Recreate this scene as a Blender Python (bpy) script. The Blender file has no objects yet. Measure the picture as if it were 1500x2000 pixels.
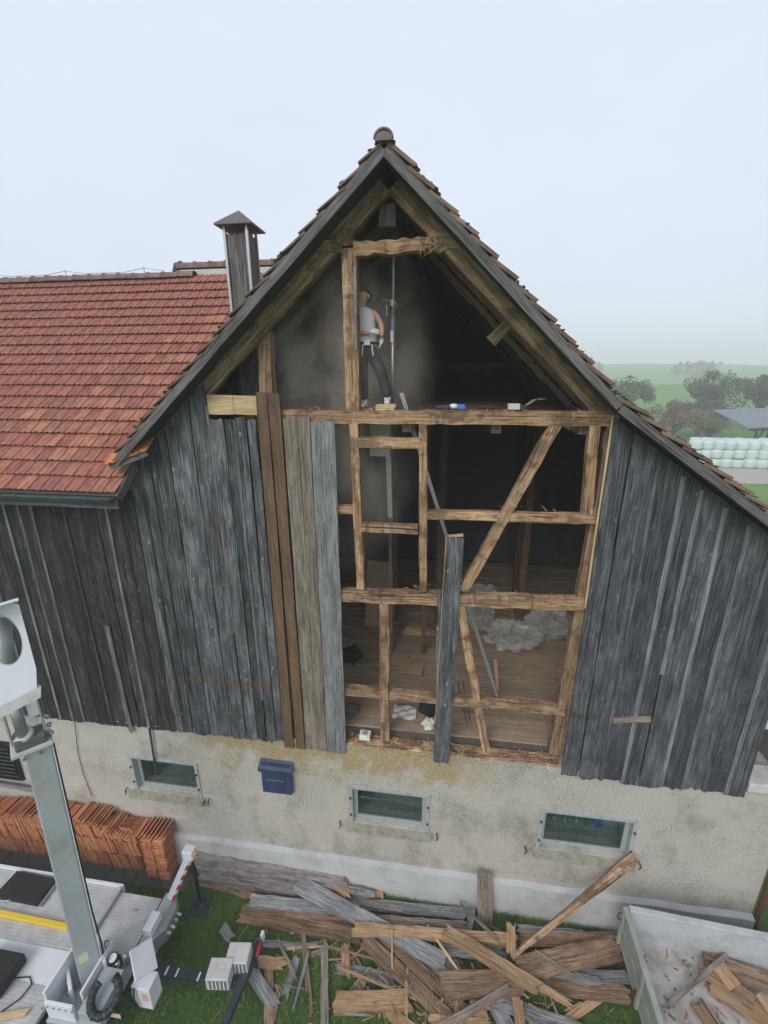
import bpy, bmesh, math, random
from mathutils import Vector, Matrix
random.seed(7)
R = math.radians
scene = bpy.context.scene
COL = scene.collection

# ------------------------------------------------------------------ camera, sky, sun, exposure
cam_data = bpy.data.cameras.new('camera')
cam = bpy.data.objects.new('camera', cam_data)
COL.objects.link(cam)
cam_data.sensor_fit = 'VERTICAL'
cam_data.sensor_height = 36.0
cam_data.lens = 36.0 * 876.4 / 2000.0
cam_data.clip_start = 0.05
cam_data.clip_end = 3000.0
PITCH, ROLL, YAW = 0.30618, 0.004124, 0.140234
fw = Vector((-math.sin(YAW) * math.cos(PITCH), math.cos(YAW) * math.cos(PITCH), -math.sin(PITCH)))
rt = Vector((math.cos(YAW), math.sin(YAW), 0.0))
dn = fw.cross(rt)
r2 = rt * math.cos(ROLL) + dn * math.sin(ROLL)
d2 = dn * math.cos(ROLL) - rt * math.sin(ROLL)
mw = Matrix(((r2.x, -d2.x, -fw.x), (r2.y, -d2.y, -fw.y), (r2.z, -d2.z, -fw.z))).to_4x4()
mw.translation = Vector((0.0, -6.5, 10.4))
cam.matrix_world = mw
scene.camera = cam

SUN_EL, SUN_AZ = R(38), R(200)          # azimuth clockwise from +Y (the sun stands behind the camera, to the left)
world = bpy.data.worlds.new('World')
scene.world = world
world.use_nodes = True
wn = world.node_tree.nodes
wl = world.node_tree.links
bg = wn['Background']
sky_tex = wn.new('ShaderNodeTexSky')
sky_tex.sky_type = 'NISHITA'
sky_tex.sun_disc = False
sky_tex.sun_elevation = SUN_EL
sky_tex.sun_rotation = SUN_AZ
sky_tex.dust_density = 4.0
mixw = wn.new('ShaderNodeMix')
mixw.data_type = 'RGBA'
mixw.inputs[0].default_value = 0.88     # a closed cloud layer in front of the blue
mixw.inputs[7].default_value = (6.75, 7.3, 8.5, 1)
cl_tc = wn.new('ShaderNodeTexCoord'); cl_n = wn.new('ShaderNodeTexNoise'); cl_m = wn.new('ShaderNodeMapping'); cl_r = wn.new('ShaderNodeMix')
cl_m.inputs['Scale'].default_value = (1.0, 1.0, 2.2)
cl_n.inputs['Scale'].default_value = 2.4; cl_n.inputs['Detail'].default_value = 5.0; cl_n.inputs['Roughness'].default_value = .55
cl_r.data_type = 'RGBA'
cl_r.inputs[6].default_value = (6.1, 6.7, 8.0, 1); cl_r.inputs[7].default_value = (7.4, 7.9, 8.9, 1)      # thinner and thicker cloud
wl.new(cl_tc.outputs['Generated'], cl_m.inputs['Vector']); wl.new(cl_m.outputs[0], cl_n.inputs['Vector'])
wl.new(cl_n.outputs['Fac'], cl_r.inputs[0]); wl.new(cl_r.outputs[2], mixw.inputs[7])
wl.new(sky_tex.outputs[0], mixw.inputs[6])
wl.new(mixw.outputs[2], bg.inputs[0])
bg.inputs[1].default_value = 0.1

sun_data = bpy.data.lights.new('sun', 'SUN')
sun_data.energy = 1.5
sun_data.angle = R(32)
sun_data.color = (1.0, 0.97, 0.92)
sun = bpy.data.objects.new('sun', sun_data)
COL.objects.link(sun)
sdir = Vector((math.sin(SUN_AZ) * math.cos(SUN_EL), math.cos(SUN_AZ) * math.cos(SUN_EL), math.sin(SUN_EL)))
sun.rotation_euler = sdir.to_track_quat('Z', 'Y').to_euler()
sun.location = (0, -20, 30)

scene.view_settings.view_transform = 'Standard'
scene.view_settings.look = 'None'
scene.view_settings.exposure = 0.36
scene.view_settings.gamma = 1.0
scene.cycles.volume_step_rate = 4.0
scene.cycles.volume_max_steps = 64
scene.cycles.max_bounces = 8
scene.cycles.transparent_max_bounces = 16
scene.cycles.volume_bounces = 1

# ------------------------------------------------------------------ helpers
def wmat(o):
    m = o.matrix_basis.copy()
    while o.parent:
        o = o.parent
        m = o.matrix_basis @ m
    return m

def place(o, m, parent=None):
    if parent is not None:
        o.parent = parent
        o.matrix_basis = wmat(parent).inverted() @ m
    else:
        o.matrix_basis = m
    COL.objects.link(o)
    return o

def tag(o, label=None, cat=None, group=None, kind=None):
    if label: o['label'] = label
    if cat: o['category'] = cat
    if group: o['group'] = group
    if kind: o['kind'] = kind
    return o

def empty(name, loc, label=None, cat=None, group=None):
    o = bpy.data.objects.new(name, None)
    o.empty_display_size = 0.1
    place(o, Matrix.Translation(Vector(loc)))
    return tag(o, label, cat, group)

class MB:
    """collects shapes, builds one mesh object"""
    def __init__(s):
        s.v, s.f = [], []
    def quadgrid(s, pts):                      # pts[row][col]
        b = len(s.v); nr, nc = len(pts), len(pts[0])
        for r in pts: s.v.extend(tuple(p) for p in r)
        for i in range(nr - 1):
            for j in range(nc - 1):
                s.f.append((b + i*nc + j, b + i*nc + j + 1, b + (i+1)*nc + j + 1, b + (i+1)*nc + j))
        return s
    def box(s, x0, x1, y0, y1, z0, z1, m=None):
        c = [Vector((x, y, z)) for z in (z0, z1) for y in (y0, y1) for x in (x0, x1)]
        if m is not None: c = [m @ q for q in c]
        b = len(s.v); s.v.extend(tuple(q) for q in c)
        for q in ((0,2,3,1), (4,5,7,6), (0,1,5,4), (2,6,7,3), (0,4,6,2), (1,3,7,5)):
            s.f.append(tuple(b + k for k in q))
        return s
    def bar(s, a, b, w, t, up=(0, 0, 1)):      # box beam from a to b, width w, thickness t along up
        a, b = Vector(a), Vector(b)
        z = (b - a); L = z.length; z.normalize()
        u = Vector(up); u = (u - z * u.dot(z))
        if u.length < 1e-4: u = z.orthogonal()
        u.normalize(); x = u.cross(z)
        m = Matrix((x, u, z)).transposed().to_4x4(); m.translation = a
        return s.box(-w/2, w/2, -t/2, t/2, 0, L, m)
    def tube(s, pts, rad, n=8, caps=True):
        pts = [Vector(p) for p in pts]
        rads = rad if isinstance(rad, (list, tuple)) else [rad] * len(pts)
        b0 = len(s.v); prev = None
        for i, p in enumerate(pts):
            d = (pts[min(i+1, len(pts)-1)] - pts[max(i-1, 0)]).normalized()
            if prev is None: x = d.orthogonal().normalized()
            else:
                x = prev - d * prev.dot(d)
                x = x.normalized() if x.length > 1e-5 else d.orthogonal().normalized()
            prev = x; y = d.cross(x)
            for k in range(n):
                a = 2*math.pi*k/n
                s.v.append(tuple(p + (x*math.cos(a) + y*math.sin(a)) * rads[i]))
        for i in range(len(pts)-1):
            for k in range(n):
                k2 = (k+1) % n
                s.f.append((b0+i*n+k, b0+i*n+k2, b0+(i+1)*n+k2, b0+(i+1)*n+k))
        if caps:
            s.f.append(tuple(b0 + k for k in reversed(range(n))))
            s.f.append(tuple(b0 + (len(pts)-1)*n + k for k in range(n)))
        return s
    def prism(s, poly, a, b):                  # poly of 3-D points swept from offset a to offset b
        a, b = Vector(a), Vector(b); n = len(poly); b0 = len(s.v)
        s.v.extend(tuple(Vector(p) + a) for p in poly); s.v.extend(tuple(Vector(p) + b) for p in poly)
        s.f.append(tuple(range(b0, b0+n))); s.f.append(tuple(reversed(range(b0+n, b0+2*n))))
        for i in range(n):
            j = (i+1) % n
            s.f.append((b0+i, b0+n+i, b0+n+j, b0+j))
        return s
    def blob(s, c, r, seed=0, n=8, rough=0.15):
        rng = random.Random(seed); c = Vector(c); r = Vector(r) if not isinstance(r, (int, float)) else Vector((r,)*3)
        rows = []
        for i in range(n+1):
            th = math.pi * i / n; row = []
            for j in range(2*n):
                ph = math.pi * j / n; k = 1 + rng.uniform(-rough, rough)
                row.append(c + Vector((r.x*math.sin(th)*math.cos(ph)*k, r.y*math.sin(th)*math.sin(ph)*k, r.z*math.cos(th)*k)))
            row.append(row[0]); rows.append(row)
        return s.quadgrid(rows)
    def mesh(s, name):
        me = bpy.data.meshes.new(name)
        me.from_pydata(s.v, [], s.f)
        bm = bmesh.new(); bm.from_mesh(me)
        bmesh.ops.remove_doubles(bm, verts=bm.verts, dist=1e-5)
        bmesh.ops.recalc_face_normals(bm, faces=bm.faces)
        bm.to_mesh(me); bm.free()
        return me
    def build(s, name, mat, parent=None, loc=None, smooth=False, bevel=0.0):
        """shapes were given in world metres; origin moves to loc (default: the parent's origin)"""
        me = s.mesh(name)
        if loc is None: loc = wmat(parent).translation if parent is not None else Vector((0, 0, 0))
        loc = Vector(loc)
        me.transform(Matrix.Translation(-loc))
        me.materials.append(mat)
        if smooth:
            for p in me.polygons: p.use_smooth = True
        o = bpy.data.objects.new(name, me)
        place(o, Matrix.Translation(loc), parent)
        if bevel:
            bv = o.modifiers.new('bevel', 'BEVEL'); bv.width = bevel; bv.segments = 2; bv.limit_method = 'ANGLE'
        return o

def frame_from(a, b, face):
    """matrix with Z along a->b and -Y towards the face direction"""
    a, b = Vector(a), Vector(b)
    z = (b - a).normalized()
    y = -Vector(face); y = y - z * y.dot(z)
    if y.length < 1e-4: y = z.orthogonal()
    y.normalize(); x = y.cross(z)
    m = Matrix((x, y, z)).transposed().to_4x4(); m.translation = a
    return m, (b - a).length

def plank_mesh(name, L, w, t, seed, rag0=0.0, rag1=0.0, wob=0.004, bow=0.0, twist=0.0, cols=4, step=0.35, taper=0.0, slant0=0.0, slant1=0.0):
    rng = random.Random(seed)
    n = max(2, int(L / step) + 1)
    el = [rng.uniform(-wob, wob) for _ in range(n+1)]; er = [rng.uniform(-wob, wob) for _ in range(n+1)]
    e0 = [rng.uniform(0, rag0) for _ in range(cols+1)]; e1 = [rng.uniform(0, rag1) for _ in range(cols+1)]
    mb = MB(); front, back = [], []
    for i in range(n+1):
        u = i / n; fr, bk = [], []
        for j in range(cols+1):
            q = j / cols
            ww = w * (1 - taper * u)
            x = -ww/2 + ww*q + (el[i] if j == 0 else er[i] if j == cols else 0)
            z = u * L
            if i == 0: z += e0[j] + slant0 * (q - .5)
            if i == n: z -= e1[j] + slant1 * (q - .5)
            c = bow * 4 * u * (1-u) + twist * u * (q - .5)
            d = rng.uniform(-wob, wob) * .35
            fr.append((x, -t/2 + c + d, z)); bk.append((x, t/2 + c, z))
        front.append(fr); back.append(bk)
    mb.quadgrid(front); mb.quadgrid([list(reversed(r)) for r in back])
    mb.quadgrid([[front[i][0], back[i][0]] for i in range(n+1)])
    mb.quadgrid([[back[i][-1], front[i][-1]] for i in range(n+1)])
    mb.quadgrid([front[0], back[0]]); mb.quadgrid([back[-1], front[-1]])
    return mb.mesh(name)

PSEED = [100]
def plank(name, a, b, w, t, mat, parent=None, face=(0, -1, 0), **kw):
    PSEED[0] += 1
    m, L = frame_from(a, b, face)
    me = plank_mesh(name, L, w, t, PSEED[0], **kw)
    me.materials.append(mat)
    o = bpy.data.objects.new(name, me)
    return place(o, m, parent)

def copy_part(o, m, parent, name=None):
    c = o.copy()
    c.parent = None
    return place(c, m, parent)

# ------------------------------------------------------------------ materials
def nmat(name):
    m = bpy.data.materials.new(name); m.use_nodes = True
    nt = m.node_tree; b = nt.nodes['Principled BSDF']
    return m, nt, b

def N(nt, kind, **props):
    n = nt.nodes.new(kind)
    for k, v in props.items(): setattr(n, k, v)
    return n

def math_n(nt, op, a, b=None, clamp=False):
    n = N(nt, 'ShaderNodeMath', operation=op, use_clamp=clamp)
    for i, q in enumerate((a, b)):
        if q is None: continue
        if isinstance(q, (int, float)): n.inputs[i].default_value = q
        else: nt.links.new(q, n.inputs[i])
    return n.outputs[0]

def mixc(nt, fac, a, b, mode='MIX'):
    n = N(nt, 'ShaderNodeMix', data_type='RGBA', blend_type=mode)
    for sock, q in ((n.inputs[0], fac), (n.inputs[6], a), (n.inputs[7], b)):
        if isinstance(q, (int, float)): sock.default_value = q
        elif isinstance(q, tuple): sock.default_value = (*q[:3], 1)
        else: nt.links.new(q, sock)
    return n.outputs[2]

def ramp(nt, fac, stops):
    n = N(nt, 'ShaderNodeValToRGB')
    cr = n.color_ramp
    while len(cr.elements) > 1: cr.elements.remove(cr.elements[-1])
    for i, (p, c) in enumerate(stops):
        e = cr.elements[0] if i == 0 else cr.elements.new(p)
        e.position = p
        e.color = (c, c, c, 1) if isinstance(c, (int, float)) else (*c, 1)
    nt.links.new(fac, n.inputs[0])
    return n.outputs[0]

def noise(nt, vec, scale, detail=4, rough=0.6, dist=0.0):
    n = N(nt, 'ShaderNodeTexNoise')
    n.inputs['Scale'].default_value = scale; n.inputs['Detail'].default_value = detail
    n.inputs['Roughness'].default_value = rough; n.inputs['Distortion'].default_value = dist
    if vec is not None: nt.links.new(vec, n.inputs['Vector'])
    return n.outputs['Fac']

def mapping(nt, vec, scale=(1, 1, 1), loc=(0, 0, 0)):
    n = N(nt, 'ShaderNodeMapping')
    n.inputs['Scale'].default_value = scale; n.inputs['Location'].default_value = loc
    nt.links.new(vec, n.inputs['Vector'])
    return n.outputs[0]

def bump(nt, b, h, strength=0.4, dist=0.01):
    n = N(nt, 'ShaderNodeBump')
    n.inputs['Strength'].default_value = strength; n.inputs['Distance'].default_value = dist
    nt.links.new(h, n.inputs['Height']); nt.links.new(n.outputs[0], b.inputs['Normal'])

def obj_coords(nt):
    tc = N(nt, 'ShaderNodeTexCoord'); oi = N(nt, 'ShaderNodeObjectInfo')
    off = N(nt, 'ShaderNodeVectorMath', operation='MULTIPLY_ADD')
    cmb = N(nt, 'ShaderNodeCombineXYZ')
    for k in range(3): nt.links.new(oi.outputs['Random'], cmb.inputs[k])
    nt.links.new(cmb.outputs[0], off.inputs[0])
    off.inputs[1].default_value = (37.0, 53.0, 71.0)
    nt.links.new(tc.outputs['Object'], off.inputs[2])
    return off.outputs[0], oi.outputs['Random']

def wood(name, dark, mid, light, knot=None, knot_amt=0.8, var=0.35, crack=0.7, grain=1.0, band=None, rough=0.85, tint=None, tint_amt=0.0, bstr=0.5, xband=None, ramp_w=(.40, .56, .74)):
    m, nt, b = nmat(name)
    v, rnd = obj_coords(nt)
    warp = N(nt, 'ShaderNodeVectorMath', operation='MULTIPLY_ADD')
    wn_ = N(nt, 'ShaderNodeTexNoise'); wn_.inputs['Scale'].default_value = 2.2
    nt.links.new(mapping(nt, v, (1.5, 1.5, .7)), wn_.inputs['Vector'])
    nt.links.new(wn_.outputs['Color'], warp.inputs[0]); warp.inputs[1].default_value = (.045, .045, 0); nt.links.new(v, warp.inputs[2])
    gv = warp.outputs[0]
    g1 = noise(nt, mapping(nt, gv, (46*grain, 46*grain, 1.1)), 1.0, 6, .7)
    g2 = noise(nt, mapping(nt, gv, (95*grain, 95*grain, 2.5)), 1.0, 3, .6)
    blot = noise(nt, mapping(nt, v, (5, 5, 1.6)), 1.0, 5, .65)
    f = math_n(nt, 'ADD', math_n(nt, 'MULTIPLY', g1, .72), math_n(nt, 'MULTIPLY', blot, .43))
    f = math_n(nt, 'ADD', f, math_n(nt, 'MULTIPLY', math_n(nt, 'SUBTRACT', g2, .5), .5))
    c = ramp(nt, f, [(ramp_w[0], dark), (ramp_w[1], mid), (ramp_w[2], light)])
    if tint is not None:
        tn = ramp(nt, noise(nt, mapping(nt, v, (5, 5, 3.2), (7, 3, 5)), 1.0, 5, .7), [(.50, 0.0), (.60, 1.0)])
        c = mixc(nt, math_n(nt, 'MULTIPLY', tn, tint_amt), c, tint)
    if xband is not None:                      # transverse traces of the boards and mortar that once covered the timber
        xb = noise(nt, mapping(nt, v, (1.2, 1.2, 7.5), (2, 5, 3)), 1.0, 2, .5)
        brk = ramp(nt, noise(nt, v, 22, 3, .7), [(.36, .15), (.55, 1.0)])
        c = mixc(nt, math_n(nt, 'MULTIPLY', ramp(nt, xb, [(.66, 0.0), (.70, .6)]), brk), c, xband)
        c = mixc(nt, math_n(nt, 'MULTIPLY', ramp(nt, xb, [(.31, .7), (.37, 0.0)]), brk), c, tuple(q * .8 for q in dark))
    # cracks along the grain
    cr = ramp(nt, noise(nt, mapping(nt, gv, (42*grain, 42*grain, .55), (3, 9, 1)), 1.0, 2, .5), [(.30, 1.0), (.36, 0.0)])
    c = mixc(nt, math_n(nt, 'MULTIPLY', cr, crack), c, tuple(q * .25 for q in dark))
    # knots
    vo = N(nt, 'ShaderNodeTexVoronoi'); vo.inputs['Scale'].default_value = 1.0
    nt.links.new(mapping(nt, gv, (6.5, 6.5, 3.4)), vo.inputs['Vector'])
    kd = vo.outputs['Distance']
    kk = math_n(nt, 'MULTIPLY', ramp(nt, kd, [(.06, 1.0), (.15, 0.0)]), ramp(nt, g2, [(.35, .2), (.6, 1.0)]))
    if knot is not None:
        c = mixc(nt, math_n(nt, 'MULTIPLY', kk, knot_amt), c, knot)
    # each piece its own tone
    hv = N(nt, 'ShaderNodeHueSaturation')
    val = math_n(nt, 'ADD', math_n(nt, 'MULTIPLY', rnd, var), 1 - var/2)
    nt.links.new(val, hv.inputs['Value']); nt.links.new(c, hv.inputs['Color'])
    c = hv.outputs[0]
    if band is not None:                       # trace of a strip that once covered the boards at this height
        geo = N(nt, 'ShaderNodeNewGeometry'); sp = N(nt, 'ShaderNodeSeparateXYZ'); nt.links.new(geo.outputs['Position'], sp.inputs[0])
        wob_ = math_n(nt, 'MULTIPLY', math_n(nt, 'SUBTRACT', noise(nt, geo.outputs['Position'], 9.0), .5), .07)
        d = math_n(nt, 'ABSOLUTE', math_n(nt, 'SUBTRACT', math_n(nt, 'ADD', sp.outputs['Z'], wob_), band[0]))
        k = ramp(nt, d, [(.045, 1.0), (.075, 0.0)])
        inx = math_n(nt, 'MULTIPLY', math_n(nt, 'GREATER_THAN', sp.outputs['X'], band[1]), math_n(nt, 'LESS_THAN', sp.outputs['X'], band[2]))
        k = math_n(nt, 'MULTIPLY', math_n(nt, 'MULTIPLY', k, inx), ramp(nt, noise(nt, geo.outputs['Position'], 14.0, 3), [(.35, .25), (.6, .85)]))
        c = mixc(nt, k, c, band[3])
    nt.links.new(c, b.inputs['Base Color'])
    b.inputs['Roughness'].default_value = rough
    b.inputs['Specular IOR Level'].default_value = .25
    h = math_n(nt, 'ADD', math_n(nt, 'SUBTRACT', math_n(nt, 'ADD', g1, math_n(nt, 'MULTIPLY', g2, .4)), math_n(nt, 'MULTIPLY', cr, .9)), math_n(nt, 'MULTIPLY', kk, .5))
    bump(nt, b, h, bstr, .008)
    return m

def plain(name, col, rough=.6, metal=0.0, spec=.4, nvar=.12, nscale=8.0, bstr=0.0, dirt=None, dirt_amt=0.0, bscale=None):
    m, nt, b = nmat(name)
    v, rnd = obj_coords(nt)
    n1 = noise(nt, v, nscale, 4, .6)
    k = math_n(nt, 'ADD', math_n(nt, 'MULTIPLY', n1, nvar*2), 1 - nvar)
    c = mixc(nt, 1.0, tuple(col), k, 'MULTIPLY')
    if dirt is not None:
        c = mixc(nt, math_n(nt, 'MULTIPLY', ramp(nt, noise(nt, v, nscale*.6, 6, .7), [(.46, 0.0), (.7, 1.0)]), dirt_amt), c, dirt)
    nt.links.new(c, b.inputs['Base Color'])
    b.inputs['Roughness'].default_value = rough; b.inputs['Metallic'].default_value = metal
    b.inputs['Specular IOR Level'].default_value = spec
    if bstr: bump(nt, b, noise(nt, v, bscale or nscale*4, 3), bstr, .01)
    return m

BAND = (4.923, -5.0, -1.6, (.13, .075, .035))
BANDR = (4.914, 2.0, 2.62, (.05, .045, .03))
M = {}
M['clad'] = wood('weathered_cladding', (.022, .022, .025), (.072, .075, .083), (.20, .206, .22), knot=(.34, .35, .36), knot_amt=.8, var=.8, crack=.9, band=BAND, bstr=.9, tint=(.040, .033, .028), tint_amt=.22, ramp_w=(.42, .57, .74))
M['clad_r'] = wood('weathered_cladding_right', (.024, .026, .030), (.062, .066, .076), (.15, .157, .172), knot=(.26, .27, .28), knot_amt=.5, var=.6, crack=.9, band=BANDR, bstr=.9, tint=(.033, .032, .031), tint_amt=.22, ramp_w=(.42, .57, .74))
M['clad_shade'] = wood('eave_shade_cladding', (.008, .008, .009), (.026, .025, .026), (.085, .085, .090), knot=(.20, .205, .21), knot_amt=.7, var=.9, crack=.9, tint=(.042, .022, .014), tint_amt=.5, bstr=.9, ramp_w=(.40, .55, .72))  # eave shade put into a darker board tone; the brown tint is weathering
M['batten'] = wood('weathered_batten', (.05, .052, .06), (.13, .135, .15), (.25, .26, .28), knot=(.08, .08, .09), knot_amt=.5, var=.6)
M['brown'] = wood('brown_board', (.085, .052, .032), (.135, .085, .052), (.20, .13, .083), knot=(.07, .04, .022), knot_amt=.5, var=.25, crack=.35)
M['greybrown'] = wood('greybrown_board', (.075, .058, .045), (.18, .150, .122), (.33, .285, .24), knot=(.36, .33, .29), knot_amt=.6, var=.25, crack=.5)
M['grey'] = wood('grey_board', (.075, .077, .080), (.19, .195, .20), (.36, .365, .37), knot=(.10, .10, .10), knot_amt=.5, var=.35, crack=.5)
M['timber'] = wood('old_frame_timber', (.10, .056, .031), (.345, .205, .115), (.54, .375, .235), knot=(.06, .034, .018), knot_amt=.6, var=.4, crack=.8, grain=.6, tint=(.12, .075, .045), tint_amt=.75, bstr=1.0, xband=(.40, .39, .38))
M['beam'] = wood('roof_timber', (.085, .055, .038), (.24, .16, .105), (.40, .285, .19), knot=(.05, .03, .02), knot_amt=.5, var=.5, crack=.5, grain=.6)
M['beam_light'] = wood('first_rafter_timber', (.070, .044, .027), (.22, .138, .082), (.38, .26, .16), knot=(.07, .04, .022), knot_amt=.5, var=.2, crack=.5, grain=.6, tint=(.07, .05, .036), tint_amt=.6)
M['fresh'] = wood('fresh_cut_wood', (.30, .19, .095), (.50, .35, .19), (.62, .47, .29), knot=(.20, .11, .05), knot_amt=.6, var=.25, crack=.3)
M['tan'] = wood('tan_plank', (.19, .11, .056), (.36, .225, .125), (.50, .35, .215), knot=(.13, .07, .035), knot_amt=.7, var=.35, crack=.5)
M['redbrown'] = wood('redbrown_plank', (.060, .033, .020), (.20, .118, .070), (.42, .28, .18), knot=(.06, .03, .018), knot_amt=.6, var=.45, crack=.7, tint=(.22, .19, .17), tint_amt=.4, bstr=.9)
M['fascia'] = wood('grey_fascia', (.045, .042, .040), (.105, .100, .098), (.20, .19, .188), knot=(.06, .055, .05), knot_amt=.4, var=.2, crack=.7)
M['rot'] = wood('rotten_sill', (.05, .022, .012), (.20, .11, .062), (.46, .33, .20), knot=(.58, .42, .24), knot_amt=.6, var=.2, crack=.8, grain=.5, tint=(.62, .45, .25), tint_amt=.8, bstr=1.0)
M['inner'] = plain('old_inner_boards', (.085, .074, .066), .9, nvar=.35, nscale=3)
M['floor'] = plain('dusty_plank_floor', (.27, .20, .145), .9, nvar=.35, nscale=3, dirt=(.36, .30, .24), dirt_amt=.6, bstr=.2)
M['black'] = plain('black_rubber', (.012, .012, .013), .6, nvar=.3)
M['darksteel'] = plain('dark_blue_steel', (.03, .042, .055), .5, metal=.2, nvar=.2, dirt=(.12, .12, .12), dirt_amt=.3)
M['alu'] = plain('grey_boom_paint', (.42, .45, .47), .38, metal=.2, nvar=.06, nscale=3, dirt=(.26, .27, .27), dirt_amt=.5)
M['galv'] = plain('galvanised_steel', (.36, .38, .40), .42, metal=.7, nvar=.15, nscale=12)
M['white'] = plain('white_paint', (.66, .68, .72), .42, nvar=.05, nscale=4, dirt=(.45, .42, .38), dirt_amt=.35)
M['offwhite'] = plain('worn_white', (.52, .51, .50), .7, nvar=.15, nscale=6, dirt=(.30, .27, .24), dirt_amt=.5)
M['yellow'] = plain('yellow_paint', (.75, .50, .03), .45, nvar=.08)
M['red'] = plain('red_paint', (.55, .03, .025), .4, nvar=.08)
M['blue'] = plain('blue_plastic', (.024, .042, .095), .38, nvar=.12, nscale=4, dirt=(.10, .12, .19), dirt_amt=.3)
M['blue_bright'] = plain('bright_blue', (.05, .16, .55), .4, nvar=.08)
M['zinc'] = plain('zinc_gutter', (.045, .072, .076), .4, metal=.4, nvar=.2, dirt=(.16, .18, .18), dirt_amt=.4)
M['hood'] = plain('chimney_hood_metal', (.13, .11, .115), .6, metal=.3, nvar=.25)
M['winframe'] = plain('grey_green_paint', (.33, .37, .37), .6, nvar=.12, nscale=14, dirt=(.18, .19, .15), dirt_amt=.5)
M['sill'] = plain('mossy_sill', (.30, .29, .24), .95, nvar=.3, nscale=12, dirt=(.17, .145, .045), dirt_amt=.8, bstr=.6)
M['rust'] = plain('rust', (.11, .038, .02), .9, nvar=.4, nscale=20)
M['fabric_dark'] = plain('black_fabric', (.015, .015, .018), .9)
M['paper'] = plain('paper', (.62, .60, .57), .8, nvar=.08)
M['socket'] = plain('white_plastic', (.72, .72, .70), .4, nvar=.05)
M['orange'] = plain('orange_lens', (.9, .30, .02), .2, nvar=.02)
M['plywood'] = plain('plywood', (.36, .27, .17), .8, nvar=.15, nscale=4)
M['steel'] = plain('zinc_profile', (.48, .52, .56), .4, metal=.3, nvar=.1)
M['slate'] = plain('slate_paving', (.085, .088, .082), .9, nvar=.35, nscale=5, dirt=(.06, .08, .035), dirt_amt=.6, bstr=.3)

def clay(name, base, light, dark, moss, moss_amt):
    m, nt, b = nmat(name)
    v, rnd = obj_coords(nt)
    n1 = noise(nt, mapping(nt, v, (12, 4, 12)), 1.0, 5, .65)
    c = ramp(nt, n1, [(.3, dark), (.5, base), (.75, light)])
    hv = N(nt, 'ShaderNodeHueSaturation')
    nt.links.new(math_n(nt, 'ADD', math_n(nt, 'MULTIPLY', rnd, .34), .83), hv.inputs['Value'])
    nt.links.new(math_n(nt, 'ADD', math_n(nt, 'MULTIPLY', rnd, .02), .492), hv.inputs['Hue'])
    nt.links.new(c, hv.inputs['Color']); c = hv.outputs[0]
    geo = N(nt, 'ShaderNodeNewGeometry')
    ms = ramp(nt, noise(nt, geo.outputs['Position'], 3.2, 6, .75), [(.52, 0.0), (.68, 1.0)])
    c = mixc(nt, math_n(nt, 'MULTIPLY', ms, moss_amt), c, moss)
    nt.links.new(c, b.inputs['Base Color'])
    b.inputs['Roughness'].default_value = .75; b.inputs['Specular IOR Level'].default_value = .3
    bump(nt, b, noise(nt, v, 60, 3), .35, .004)
    return m
M['clay'] = clay('clay_tile', (.335, .130, .088), (.42, .195, .140), (.19, .072, .052), (.17, .11, .095), .75)
M['clay_stack'] = clay('clay_tile_stack', (.52, .205, .105), (.64, .31, .18), (.34, .115, .055), (.19, .075, .045), .5)
M['clay_moss'] = clay('mossy_verge_tile', (.17, .10, .075), (.26, .165, .125), (.08, .055, .042), (.055, .065, .045), .95)
M['clay_new'] = clay('fresh_clay_tile', (.46, .15, .06), (.55, .21, .09), (.34, .10, .04), (.30, .12, .06), .3)
M['ridge'] = clay('ridge_tile', (.21, .135, .115), (.31, .20, .17), (.12, .075, .065), (.10, .10, .085), .8)

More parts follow.
